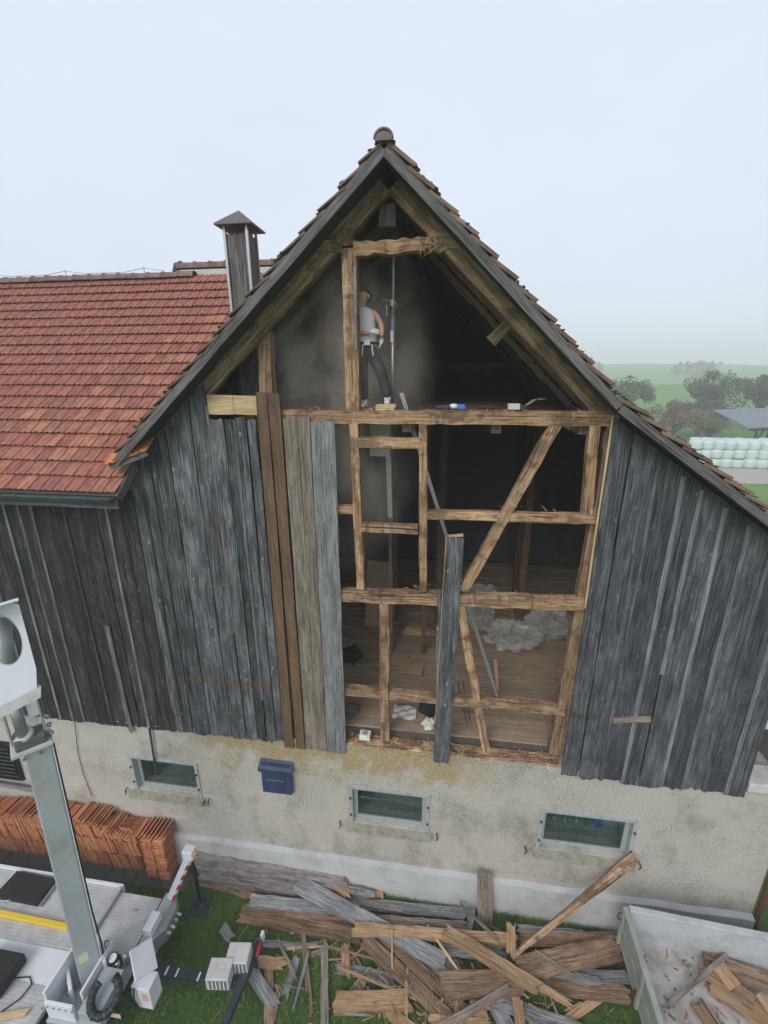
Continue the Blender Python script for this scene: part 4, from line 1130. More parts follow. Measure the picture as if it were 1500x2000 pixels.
MB().tube([(jb[0] - .08, .1, 9.90), (jb[0] - .16, .1, 9.92), (jb[0] - .26, .12, 9.875), (jb[0] - .5, .12, 9.873)], .009, 5).build('cable', M['black'], j)

# things on the barn floor ---------------------------------------------------------------
FZ = 3.960
def flat_sheet(name, poly, t, mat, label, cat, bevel=0):
    o = MB().prism(poly, (0, 0, 0), (0, 0, t)).build(name, mat, loc=poly[0], bevel=bevel); return tag(o, label, cat)
g1 = (-1.658, 3.711, 3.953)
o = plank('plywood_sheet', (g1[0], g1[1] + .02, FZ), (g1[0] + .05, g1[1] + .30, FZ + 1.75), .62, .018, M['plywood'], None); tag(o, 'dusty plywood sheet leaning upright behind the left stud', 'plywood')
ga = (-0.670, 2.412, 3.953)
tag(plank('chipboard_sheet', (ga[0] - .45, ga[1] + .1, FZ + .02), (ga[0] + .05, ga[1] + .02, FZ + .02), .42, .018, M['plywood'], None, face=(0, 0, 1), rag0=.05), 'larger torn brown board lying flat on the barn floor', 'board')
tag(plank('chipboard_sheet', (ga[0] - .2, ga[1] - .34, FZ + .045), (ga[0] + .35, ga[1] - .38, FZ + .045), .36, .018, M['plywood'], None, face=(0, 0, 1), rag1=.05), 'smaller brown board overlapping another on the barn floor', 'board')
for k, (p0, p1, lab) in enumerate((((-0.903, 2.125, 4.000), (-0.462, 2.491, 4.000), 'short pale lath lying across the brown boards inside'), ((-0.660, 2.281, 4.020), (-0.537, 2.532, 4.020), 'stubby pale lath crossing another on the brown boards inside'), ((-0.870, 2.036, 4.000), (-0.558, 1.880, 4.000), 'thin lath lying on the floor in front of the brown boards inside'))):
    tag(plank('lath', p0, p1, .03, .02, M['fresh'], None, face=(0, 0, 1)), lab, 'lath')
gw = (-0.434, 3.466, 3.953)
for k in range(5):
    tag(plank('board_offcut', (gw[0] - .55 + .05*k, gw[1] + .03*k, FZ + .03 + .05*k), (gw[0] + .40 - .04*k, gw[1] + .10 - .07*k, FZ + .03 + .05*k), .17, .04, M['fresh'], None, face=(0, 0, 1), rag0=.03),
        ('lowest', 'second', 'middle', 'fourth', 'topmost')[k] + ' offcut in the small pale wood pile inside the barn', 'offcut')
# crumpled plastic film
def crumple(name, c, r, seed, label, cat, mat, rough=.28, n=12):
    mb = MB().blob(c, r, seed, n, rough); o = mb.build(name, mat, loc=(c[0], c[1], FZ)); return tag(o, label, cat)
gp = (1.762, 3.312, 3.953); gq = (2.746, 3.708, 3.953); gr_ = (0.973, 3.470, 3.953)
crumple('plastic_film', (gp[0], gp[1], FZ + .30), (.62, .45, .30), 5, 'large crumpled heap of clear plastic film on the barn floor', 'plastic film', M['film'])
crumple('plastic_film', (gq[0], gq[1] + .2, FZ + .36), (.55, .45, .36), 6, 'right-hand bundle of clear plastic film near the door post', 'plastic film', M['film'])
mb = MB(); rows = []
for i in range(9):
    rows.append([(gr_[0] - .35 + .09*j + .03*math.sin(i*2+j), gr_[1] + .5 + .06*math.sin(j*1.9+i), FZ + .01 + i * .16) for j in range(9)])
tag(mb.quadgrid(rows).build('plastic_curtain', M['film'], loc=(gr_[0], gr_[1], FZ)), 'hanging sheet of clear plastic behind the metal profile', 'plastic film')
gc = (-1.852, 2.253, 3.953)
crumple('cable_heap', (gc[0] - .15, gc[1], FZ + .12), (.22, .25, .14), 9, 'dark tangled heap beside the grey boards inside', 'heap', M['fabric_dark'], .5, 8)
gt = (-1.687, 0.617, 3.953)
tag(MB().tube([(gt[0] + .17*math.cos(a), gt[1] + .17*math.sin(a), FZ + .03) for a in [2*math.pi*k/20 for k in range(21)]], .022, 6, False).build('rubber_hose_ring', plain('grey_hose', (.12, .12, .12), .6), loc=(gt[0], gt[1], FZ), smooth=True), 'coiled grey hose ring on the floor by the grey board', 'hose')
gs = (-1.307, 0.100, 3.845)
s = empty('wall_socket', (gs[0], .1, 4.07), 'white plastic socket box standing on the rotten sill', 'socket')
zsl = (-1.303, 0.020, 3.757)[2] + .085
MB().box(gs[0] - .10, gs[0] + .10, .04, .20, zsl, zsl + .11).build('case', M['socket'], s, bevel=.012)
MB().tube([(gs[0], .12, zsl + .111), (gs[0], .12, zsl + .118)], .055, 16).build('insert', plain('socket_grey', (.30, .30, .29), .5), s)
gpp = (-0.625, 0.690, 3.953)
mb = MB(); rows = [[(gpp[0] - .22 + .09*j, gpp[1] - .18 + .09*i, FZ + .01 + .05*abs(math.sin(i*1.3 + j*.9))) for j in range(6)] for i in range(5)]
tag(mb.quadgrid(rows).build('paper_sheet', M['paper'], loc=gpp), 'crumpled white paper lying behind the lower rail', 'paper')
gb = (-0.184, 0.681, 3.953)
crumple('bin_bag', (gb[0] + .03, gb[1] + .1, FZ + .17), (.20, .22, .2), 12, 'black bin bag slumped behind the hanging dark board', 'bag', M['fabric_dark'], .18, 8)
crumple('white_rag', (gb[0] + .05, gb[1] - .28, FZ + .10), (.13, .12, .10), 13, 'white rag lying in front of the black bag', 'rag', M['paper'], .3, 7)
for k, (p0, p1, lab) in enumerate((((0.415, 1.808, 3.970), (0.594, 0.477, 3.970), 'left of two thin metal rods lying behind the lower rail'), ((0.525, 1.823, 3.970), (0.654, 0.537, 3.970), 'right of two thin metal rods lying behind the lower rail'))):
    tag(MB().tube([p0, p1], .012, 6).build('metal_rod', M['galv'], loc=p0), lab, 'rod')
gl_ = (1.250, 1.581, 3.953)
tag(plank('wood_stick', (gl_[0], gl_[1], FZ + .02), (gl_[0] - .05, gl_[1] + .4, FZ + .5), .07, .04, M['tan'], None), 'short wooden stick standing at the foot of the metal profile', 'stick')
gk = (1.228, 0.166, 3.953)
mb = MB(); rng = random.Random(61)
for i in range(420):
    x = rng.uniform(-2.0, 2.3); y = rng.uniform(.35, 4.2); s_ = rng.choice((.01, .02, .04, .08))
    mb.bar((x, y, FZ + .006), (x + rng.uniform(-1, 1) * s_ * 2, y + rng.uniform(-1, 1) * s_ * 2, FZ + .010), .02, .006)
tag(mb.build('floor_debris', M['tan'], loc=(0, 2, FZ)), 'small wood crumbs strewn over the barn floor', 'debris', kind='stuff')
for k in range(6):
    y = 4.6 + .1*k
    tag(plank('stored_plank', (-.3 + .05*k, y + .35, FZ + .05 + .07*k), (2.1 - .06*k, y, FZ + .05 + .07*k), .20, .05, M['beam'], None, face=(0, 0, 1)), 'dark plank in the low stack at the back, %s' % ('bottom one', 'second from below', 'third from below', 'third from top', 'second from top', 'top one')[k], 'plank')
# low cross beam and dust sheet at the back of the lower room
# objects on the cellar ledges
def bottle(x, y, z, mat, label, h=.24):
    o = MB().tube([(x, y, z), (x, y, z + h*.6), (x, y, z + h*.72), (x, y, z + h)], [.045, .045, .018, .018], 10).build('bottle', mat, loc=(x, y, z), smooth=True)
    return tag(o, label, 'bottle')
green = plain('green_glass', (.02, .22, .09), .15, nvar=.1); lamp_m = plain('cloudy_glass', (.42, .44, .42), .3, nvar=.1)
zc = 1.82 - .02
bottle(3.02, .60, zc, green, 'green bottle behind the right-hand cellar window'); bottle(2.82, .58, zc, lamp_m, 'clear bottle beside the green one behind the right-hand window', .20)
bottle(2.60, .58, zc, lamp_m, 'cloudy jar in the middle of the right-hand window', .17); bottle(2.40, .62, zc, lamp_m, 'leftmost pale jar behind the right-hand window', .12)
tag(MB().blob((3.22, .60, zc + .06), (.10, .08, .06), 4, 6, .2).build('blue_cloth', M['blue_bright'], loc=(3.2, .6, zc)), 'blue cloth beside the green bottle behind the window', 'cloth')
pot = empty('flower_pot', (-5.25, .65, 1.96), 'brown clay pot behind the left cellar window', 'pot')
MB().tube([(-5.25, .65, 1.96), (-5.25, .65, 2.15)], [.09, .12], 12).build('pot_body', M['clay_stack'], pot, smooth=True); MB().tube([(-5.25, .65, 2.15), (-5.25, .65, 2.19)], [.135, .135], 12).build('rim', M['clay_stack'], pot)


# ------------------------------------------------------------------ truck-mounted lift at the lower left
lift = empty('lift_truck', (-5.6, -2.5, 0), 'white and grey boom lift with tread plate deck beside the tile stack', 'lift')
DZ = 1.0
def dk(name, x0, x1, y0, y1, z0, z1, mat, bevel=.006): return MB().box(x0, x1, y0, y1, z0, z1).build(name, M[mat], lift, loc=((x0+x1)/2, (y0+y1)/2, z0), bevel=bevel)
dk('deck_plate', -13.0, -5.83, -3.9, -1.26, .93, DZ, 'tread', .0)
dk('deck_plate', -5.80, -4.97, -2.35, -1.30, .90, .965, 'tread', .0)
dk('deck_plate', -6.6, -5.45, -4.4, -3.905, .90, .99, 'tread', .0)
dk('deck_rim', -13.0, -5.80, -1.26, -1.21, .86, 1.045, 'white')
dk('deck_rail', -5.86, -5.80, -3.9, -1.262, .965, 1.05, 'alu')
dk('side_skirt', -13.0, -4.98, -1.30, -1.265, .42, .855, 'white')
dk('chassis_rail', -12.5, -4.9, -3.1, -2.95, .55, .85, 'darksteel'); dk('chassis_rail', -12.5, -4.9, -1.75, -1.6, .55, .85, 'darksteel')
w0, w1_, w2_, w3_ = (-7.375, -2.271, 1.006), (-5.862, -2.280, 1.006), (-5.835, -2.729, 1.006), (-6.914, -2.698, 1.006)
MB().prism([w0[:2] + (DZ + .001,), w1_[:2] + (DZ + .001,), w2_[:2] + (DZ + .001,), w3_[:2] + (DZ + .001,)], (0, 0, 0), (0, 0, .008)).build('cover_sheet', M['white'], lift)
y0_, y1_ = (-7.691, -1.967, 1.050), (-6.294, -1.980, 1.050)
MB().bar((y0_[0] - 1.0, y0_[1] + .03, 1.035), (y1_[0], y1_[1], 1.035), .085, .06).build('guard_bar', M['yellow'], lift, bevel=.008)
pm = [(-8.013, -1.305, 1.100), (-7.141, -1.326, 1.100), (-7.132, -1.755, 1.100), (-8.046, -1.745, 1.100)]
MB().prism([(*q[:2], 1.004) for q in pm], (0, 0, 0), (0, 0, .085)).build('hatch_box', M['black'], lift)
# pieces along its edge
MB().prism([(pm[1][0] + .02, pm[1][1], 1.004), (pm[1][0] + .07, pm[1][1], 1.004), (pm[2][0] + .07, pm[2][1], 1.004), (pm[2][0] + .02, pm[2][1], 1.004)], (0, 0, 0), (0, 0, .05)).build('hatch_hinge', M['galv'], lift)
for q in ((-5.883, -1.309, 1.020), (-7.793, -1.780, 1.020)): MB().tube([(q[0], q[1], 1.0), (q[0], q[1], 1.05), (q[0] + .08, q[1] + .03, 1.05), (q[0] + .08, q[1] + .03, 1.0)], .010, 5).build('lashing_eye', M['galv'], lift)
q = (-5.326, -1.536, 0.970); MB().box(q[0] - .05, q[0] + .05, q[1] - .02, q[1] + .02, .966, .972).build('deck_mark', M['plywood'], lift)
# rear outrigger carrier
dk('outrigger_carrier', -4.94, -4.74, -2.25, -1.20, .60, .98, 'alu'); dk('carrier_gap', -4.968, -4.942, -2.3, -1.28, .5, .90, 'black')
MB().prism([(-4.74, -1.25, .98), (-4.60, -1.42, .98), (-4.60, -1.75, .98), (-4.74, -1.95, .98)], (0, 0, -.28), (0, 0, .02)).build('bracket', M['galv'], lift, bevel=.01)
for k in range(4): MB().tube([(-4.62, -1.42 - .1*k, .86), (-4.52, -1.43 - .1*k, .84 + .03*(k % 2))], .03, 8).build('hydraulic_fitting', M['galv'], lift)
MB().box(-4.92, -4.76, -1.9, -1.6, .985, 1.16).build('valve_cover', M['white'], lift, bevel=.01)
fx, fy = -4.621, -.77
MB().bar((-4.80, -1.30, .98), (-4.645, -.78, 1.44), .12, .12).build('outrigger_arm', M['galv'], lift, bevel=.012)
for k in range(9):
    u0, u1 = k/9, (k+1)/9; a_, b_ = Vector((-4.735, -1.31, 1.0)), Vector((-4.58, -.80, 1.44))
    MB().bar(a_.lerp(b_, u0), a_.lerp(b_, u1), .012, .075).build('warning_stripe', M['red'] if k % 2 == 0 else M['white'], lift)
MB().box(-4.75, -4.53, -.88, -.70, 1.40, 1.62).build('light_housing', M['white'], lift, bevel=.025)
MB().blob((-4.515, -.80, 1.53), (.035, .045, .045), 2, 6, .0).build('warning_lamp', M['orange'], lift, smooth=True)
MB().tube([(fx, fy, 1.45), (fx, fy, .05)], [.03, .026], 8).build('outrigger_leg', M['black'], lift, smooth=True)
MB().tube([(fx, fy, .045), (fx, fy, .10)], [.11, .06], 14).build('foot_disc', M['darksteel'], lift)
MB().box(fx - .19, fx + .19, fy - .19, fy + .19, .012, .042).build('foot_plate', plain('dark_teal_plastic', (.022, .048, .055), .6), lift, bevel=.01)
MB().tube([(-4.6, -.84, 1.42), (-4.55, -.80, 1.1), (-4.57, -.79, .6)], .012, 6).build('lamp_cable', M['black'], lift)
# front outrigger on the lawn
MB().bar((-4.75, -2.07, .46), (-3.12, -2.02, .46), .13, .13).build('outrigger_beam', M['darksteel'], lift, bevel=.012)
MB().bar((-3.02, -1.45, .50), (-3.17, -2.75, .50), .12, .13).build('outrigger_beam', M['darksteel'], lift, bevel=.012)
for x, y in ((-3.05, -1.62), (-3.15, -2.62)):
    MB().tube([(x, y, .44), (x, y, .05)], .035, 8).build('outrigger_leg', M['darksteel'], lift, smooth=True)
    MB().box(x - .12, x + .12, y - .12, y + .12, .012, .05).build('foot_plate', M['darksteel'], lift, bevel=.01)
MB().blob((-2.97, -1.60, .60), (.03, .13, .05), 2, 6, .0).build('marker_lamp', plain('red_lens', (.5, .02, .02), .2, nvar=.02), lift, smooth=True)
MB().box(-3.03, -2.97, -1.42, -1.33, .45, .62).build('beam_end', M['white'], lift, bevel=.01)
for p_ in (.18, .30, .55): MB().box(-4.75 + p_*1.6, -4.75 + p_*1.6 + .03, -2.13, -2.01, .526, .529).build('scale_mark', M['white'], lift)
for (x, y, z, rz) in ((-3.45, -2.06, .56, .12), (-3.24, -1.80, .54, .12)):
    m = Matrix.Translation((x, y, z)) @ Matrix.Rotation(rz, 4, 'Z')
    lm = MB().box(-.19, .19, -.15, .15, 0, .27, m).build('work_light', M['offwhite'], lift, bevel=.012)
    MB().box(-.16, .16, -.154, -.151, .03, .24, m).build('reflector', M['galv'], lm)
    for k in range(5): MB().box(-.15 + .064*k, -.13 + .064*k, -.164, -.157, .04, .23, m).build('grille_bar', M['white'], lm)
# turret
tx, ty = -5.27, -2.72
MB().tube([(tx, ty, .9), (tx, ty, 1.08)], .42, 24).build('turntable', M['alu'], lift)
dk('turret_side', -5.64, -5.60, -3.05, -2.30, 1.0, 1.62, 'white'); dk('turret_side', -5.13, -5.09, -2.95, -2.30, 1.0, 1.55, 'white')
dk('turret_floor', -5.6, -4.72, -3.15, -2.35, 1.09, 1.16, 'alu'); dk('turret_front', -5.6, -5.14, -3.10, -3.06, 1.0, 1.50, 'white')
dk('turret_box', -5.06, -4.72, -3.1, -2.55, 1.16, 1.42, 'alu')
cv = [(-4.635, -2.473, 1.720), (-4.466, -2.202, 1.600), (-4.128, -2.546, 1.600), (-4.297, -2.807, 1.720)]
MB().prism(cv, (0, 0, 0), (.02, .0, .035)).build('cover_panel', M['white'], lift, bevel=.006)
cb = (-4.303, -2.655, 1.350)
MB().box(cb[0] - .16, cb[0] + .15, cb[1] - .10, cb[1] + .14, 1.0, 1.46).build('control_box', M['white'], lift, bevel=.012)
MB().box(cb[0] + .01, cb[0] + .11, cb[1] - .104, cb[1] - .101, 1.2, 1.38).build('warning_label', plain('label_red', (.60, .35, .33), .6), lift)
q = (-4.623, -2.902, 1.400); MB().box(q[0] + .0, q[0] + .17, q[1] - .11, q[1] - .107, 1.26, 1.36).build('warning_label', plain('label_red_white', (.62, .45, .44), .6), lift)
for k in range(2): MB().tube([(cb[0] - .12 + .05*k, cb[1] - .12, 1.5), (cb[0] - .13 + .05*k, cb[1] - .16, 1.3), (cb[0] - .10 + .05*k, cb[1] - .13, 1.05)], .012, 6).build('hydraulic_hose', M['black'], lift)
hc = (-4.722, -2.929, 1.550)
pts = [(hc[0] + .20*math.cos(a), hc[1] + .05*math.sin(a) + .13*math.sin(a), 1.55 + .10*math.sin(a)) for a in [R(75) - R(285)*k/22 for k in range(23)]]
MB().tube(pts, .055, 10).build('cable_chain', M['black'], lift, smooth=True)
for k in range(0, 23, 2):
    p = Vector(pts[k]); d_ = (Vector(pts[min(k+1, 22)]) - Vector(pts[max(k-1, 0)])).normalized()
    MB().tube([p - d_*.012, p + d_*.012], .062, 10).build('chain_link', M['darksteel'], lift)
for k, (px_, py_, s_) in enumerate(((.30, .33, .05), (.36, .25, .035), (.22, .36, .04), (.42, .36, .03))):
    MB().tube([(tx + px_, ty + py_, 1.16), (tx + px_, ty + py_, 1.34 + .05*(k % 2))], s_, 10).build('pump', M['galv'] if k % 2 else M['black'], lift, smooth=True)
MB().tube([(tx + .28, ty + .28, 1.40), (tx + .28, ty + .27, 1.44)], .075, 14).build('gauge', M['black'], lift); MB().tube([(tx + .28, ty + .268, 1.441), (tx + .28, ty + .267, 1.445)], .06, 14).build('gauge_dial', M['white'], lift)
for k in range(5): MB().tube([(tx + .2 + .05*k, ty + .3, 1.3), (tx + .3 + .04*k, ty + .15, 1.38), (tx + .35 + .05*k, ty + .02, 1.25)], .011, 6).build('hydraulic_hose', M['plywood'] if k % 2 else M['black'], lift)
# boom
b0, b1 = Vector((-5.342, -2.611, 1.224)), Vector((-5.436, -2.345, 5.580))
ax_ = (b1 - b0).normalized()
sidev = Vector((.66, .75, 0)); sidev = (sidev - ax_*sidev.dot(ax_)).normalized(); frv = ax_.cross(sidev)
if frv.y > 0: frv = -frv
mbm = Matrix((sidev, -frv, ax_)).transposed().to_4x4(); mbm.translation = b0
L_ = (b1 - b0).length
MB().box(-.10, .20, -.13, .13, -.05, L_, mbm).build('boom', M['alu'], lift, bevel=.02)
MB().box(.201, .214, -.128, .0, .0, L_ - .05, mbm).build('boom_edge', M['white'], lift)
MB().box(-.25, -.20, -.20, .20, -.35, .22, mbm).build('boom_bracket', M['white'], lift, bevel=.012); MB().box(.21, .26, -.20, .20, -.35, .30, mbm).build('boom_bracket', M['white'], lift, bevel=.012)
MB().tube([mbm @ Vector((-.30, 0, -.1)), mbm @ Vector((.32, 0, -.1))], .06, 12).build('pivot_pin', M['galv'], lift, smooth=True)
MB().tube([mbm @ Vector((.30, .05, .02)), mbm @ Vector((.31, -.05, .45))], .035, 10).build('cylinder_rod', M['galv'], lift, smooth=True)
for k in range(5):
    MB().tube([mbm @ Vector((-.256, -.15 + .075*k, .12 - .1*(k % 2))), mbm @ Vector((-.27, -.15 + .075*k, .12 - .1*(k % 2)))], .018, 6).build('bolt', M['galv'], lift)
    MB().tube([(-5.55 + .1*k, -3.101, 1.42), (-5.55 + .1*k, -3.112, 1.42)], .016, 6).build('bolt', M['galv'], lift)
    MB().tube([(-5.86, -1.5 - .5*k, 1.051), (-5.86 + .03, -1.5 - .5*k, 1.058)], .014, 6).build('bolt', M['galv'], lift)
MB().tube([mbm @ Vector((.235, -.05, -.2)), mbm @ Vector((.25, -.10, .5)), mbm @ Vector((.225, -.06, 1.2)), mbm @ Vector((.222, -.03, L_ - .1))], .012, 6).build('hydraulic_hose', M['black'], lift, smooth=True)
MB().box(-.06, .06, -.1325, -.131, .45, .62, mbm).build('decal', plain('decal', (.60, .58, .40), .5, nvar=.2, nscale=40), lift)
# collar, bolts and head cylinder
MB().box(-.225, .225, -.18, .18, L_ - .03, L_ + .03, mbm).build('boom_collar', M['offwhite'], lift, bevel=.01)
for x in (-.10, .08): MB().tube([mbm @ Vector((x, -.153, L_ - .09)), mbm @ Vector((x, -.165, L_ - .09))], .022, 8).build('bolt', plain('brass', (.35, .24, .08), .4, metal=.6), lift)
MB().box(-.17, .17, -.15, .14, L_ + .03, L_ + .17, mbm).build('head_block', plain('mossy_steel', (.10, .11, .09), .7, nvar=.5, nscale=14), lift, bevel=.02)
MB().tube([mbm @ Vector((-.05, -.02, L_ + .17)), mbm @ Vector((-.07, -.05, L_ + .22))], .12, 14).build('cylinder_foot', M['offwhite'], lift, smooth=True)
MB().tube([mbm @ Vector((-.06, -.04, L_ + .20)), mbm @ Vector((-.08, -.12, L_ + .75))], .065, 16).build('lift_cylinder', M['galv'], lift, smooth=True)
for x in (-.19, .17): MB().bar(mbm @ Vector((x, 0, L_ + .1)), mbm @ Vector((x - .02, -.05, L_ + .78)), .025, .12, up=-frv).build('link_plate', M['alu'], lift, bevel=.006)
MB().bar(mbm @ Vector((.10, -.06, L_ + .42)), mbm @ Vector((.09, -.08, L_ + .72)), .12, .03, up=-frv).build('link_plate', M['white'], lift, bevel=.006)
for k in range(3): MB().blob(mbm @ Vector((.22, -.05 + .05*k, L_ + .08 + .1*k)), .035, k, 5, .05).build('grease_fitting', M['galv'], lift)
# white knuckle head with oval hole, plate facing the camera
hp = [Vector((-5.234, -2.792, 7.807)), Vector((-4.948, -2.409, 7.822)), Vector((-4.605, -2.702, 6.885)), Vector((-4.888, -3.111, 6.831))]
def plate_hole(corners, hole_c, hole_r, n=32, thick=.10):
    c0 = hole_c; ex = (corners[1] - corners[0]).normalized(); nz = ex.cross(corners[3] - corners[0]).normalized(); ey = nz.cross(ex)
    def to2(p): return ((p - c0).dot(ex), (p - c0).dot(ey))
    poly = [to2(p) for p in corners]; outer, inner = [], []
    for k in range(n):
        a = 2*math.pi*k/n; d = (math.cos(a), math.sin(a)); best = 9
        for (xa, ya), (xb, yb) in zip(poly, poly[1:] + poly[:1]):
            den = d[0]*(yb-ya) - d[1]*(xb-xa)
            if abs(den) < 1e-9: continue
            t_ = (xa*(yb-ya) - ya*(xb-xa)) / den; s_ = (xa*d[1] - ya*d[0]) / den
            if t_ > 0 and -1e-6 <= s_ <= 1+1e-6: best = min(best, t_)
        outer.append(c0 + ex*d[0]*best + ey*d[1]*best); inner.append(c0 + ex*d[0]*hole_r[0] + ey*d[1]*hole_r[1])
    if nz.y < 0: nz = -nz
    off = nz * thick; mb = MB()
    def ring(a, b): mb.quadgrid([[*a, a[0]], [*b, b[0]]])
    ring(outer, inner); ring([p + off for p in inner], [p + off for p in outer]); ring(inner, [p + off for p in inner]); ring([p + off for p in outer], outer)
    return mb, off
hcent = Vector((-4.945, -2.684, 7.467))
mb, off = plate_hole(hp, hcent, (.155, .30))
mb.build('knuckle_head', M['white'], lift)
mb2, _ = plate_hole([p + off*3.2 for p in hp], hcent + off*3.2, (.155, .30))
mb2.build('knuckle_head', M['white'], lift)
MB().bar(hp[0], hp[1], .03, .5, up=off).build('knuckle_top', M['white'], lift, loc=hp[0])
lo = [hp[3], hp[2], Vector((-4.581, -2.757, 6.774)), Vector((-4.824, -3.110, 6.727))]
MB().prism(lo, (0, 0, 0), off*4).build('knuckle_base', M['offwhite'], lift)
MB().tube([Vector((-5.426, -2.229, 7.532)), Vector((-5.415, -2.453, 6.561))], .085, 16).build('inner_cylinder', M['alu'], lift, smooth=True)
MB().tube([Vector((-5.421, -2.236, 7.573)), Vector((-5.405, -2.263, 7.482))], .10, 16).build('cylinder_cap', M['white'], lift, smooth=True)
MB().bar(hp[0] + Vector((-.3, .3, .1)), hp[0] + Vector((-2.2, -1.2, 1.4)), .3, .3).build('upper_boom', M['alu'], lift, bevel=.02)
for x in (-6.2, -10.5):
    for y in (-3.35, -1.5):
        wh = MB().tube([(x, y - .11, .38), (x, y + .11, .38)], .37, 24).build('wheel', M['black'], lift, smooth=False, bevel=.03)
        MB().tube([(x, y - .12, .38), (x, y + .12, .38)], .20, 18).build('rim', M['galv'], wh)
# loose things on the deck
bq = (-6.704, -2.787, 1.200)
tag(MB().box(bq[0] - .6, bq[0] + .10, bq[1] - .22, bq[1] + .30, 1.012, 1.22).build('storage_case', M['black'], loc=(bq[0], bq[1], 1.01), bevel=.03), 'black plastic case on the lift deck at the left edge', 'case')
cps = [(-6.828, -2.613, 1.020), (-6.623, -2.717, 1.020), (-6.387, -2.672, 1.020), (-6.276, -2.746, 1.020), (-6.299, -2.924, 1.020), (-6.462, -3.113, 1.020)]
tag(MB().tube(cps, .010, 6).build('power_cable', M['black'], loc=cps[0], smooth=True), 'thin dark cable curling over the lift deck', 'cable')
l0, l1 = (-6.478, -3.177, 1.030), (-6.039, -3.053, 1.030)
tag(plank('lath', l0, l1, .09, .03, M['fresh'], None, face=(0, 0, 1), slant1=.03), 'pale sawn lath lying on the lift deck', 'lath')

# ------------------------------------------------------------------ stacked roof tiles along the wall
STL, STG = 'orange clay roof tile in the long stack against the rendered wall', 'roof tiles stacked along the wall'
SM = tile_mesh('clay_tile', M['clay_stack'], w=.24, L=.40, curl=.014)
sv = [v.co.copy() for v in SM.vertices]; sf = [tuple(p.vertices) for p in SM.polygons]
tiles = []
rng = random.Random(91)
X0s, X1s = -10.4, -5.58
def add_tile(m, near): tiles.append((near, m))
def Rm(ax, deg): return Matrix.Rotation(R(deg), 4, ax)
# three courses of tiles standing on their short end, faces square to the wall
for course in range(3):
    zc = .035 + course * .41
    x = X0s
    while x < X1s - .62:
        mm = Matrix.Translation((x, -.23 + rng.uniform(-.02, .02), zc + rng.uniform(0, .012))) @ Rm('Z', 90 + rng.uniform(-4, 4)) @ Rm('X', 90 - 8 + rng.uniform(-3, 3))
        add_tile(mm, 2 if course == 2 else 1)
        x += .040
# flat piles at the right-hand end
for k in range(26):
    for c in range(2):
        z = .045 + k * .043
        add_tile(Matrix.Translation((-5.88 + c * .265 + rng.uniform(-.012, .012), -.46 + rng.uniform(-.015, .015), z)) @ Rm('Z', rng.uniform(-3, 3)), 0)
for k in range(6):
    add_tile(Matrix.Translation((-6.00 + k * .085, -.42 + rng.uniform(-.02, .02), 1.18)) @ Rm('Y', -52 + rng.uniform(-5, 5)) @ Rm('Z', rng.uniform(-4, 4)), 0)
# leaning tiles on the top, showing their faces
x = X0s
while x < -6.1:
    hx = .10 * math.sin(x * 2.1) + (.16 if -7.5 < x < -6.85 else 0) - (.10 if x > -6.6 else 0)
    add_tile(Matrix.Translation((x, -.44 + rng.uniform(-.02, .02), 1.27 + hx * .8 + rng.uniform(-.015, .015))) @ Rm('Y', -38 + rng.uniform(-5, 5) + 14 * math.sin(x * 3)) @ Rm('Z', rng.uniform(-3, 3)), 0)
    x += rng.uniform(.045, .075)
mwi2 = mw.inverted()
def in_view(m):
    p = mwi2 @ m.translation; return abs(p.x / -p.z) < 750/876.4 * 1.02
tiles.sort(key=lambda q: (0 if in_view(q[1]) else 1, q[0], (q[1].translation - camp).length))
rest = MB()
for k, (near, m) in enumerate(tiles):
    if k < 290:
        o = bpy.data.objects.new('clay_tile', SM); place(o, m); tag(o, STL, 'roof tile', STG)
    else:
        b_ = len(rest.v); rest.v.extend(tuple(m @ v) for v in sv); rest.f.extend(tuple(b_ + q for q in f) for f in sf)
me = bpy.data.meshes.new('clay_tile_core'); me.from_pydata(rest.v, [], rest.f); me.materials.append(M['clay_stack'])
o = bpy.data.objects.new('clay_tile_core', me); place(o, Matrix.Identity(4)); tag(o, 'packed inner rows of the orange roof tile stack', 'roof tiles', kind='stuff')
for k, yy in enumerate((-.02, -.10)):
    tag(plank('fence_slat', (-11.0, yy - .03, 1.70 + .06*k), (-8.05, yy - .03, 1.62 + .05*k), .10, .03, M['grey'], None), ('upper' if k == 0 else 'lower') + ' long grey slat lying on the tile stack by the wall', 'slat')

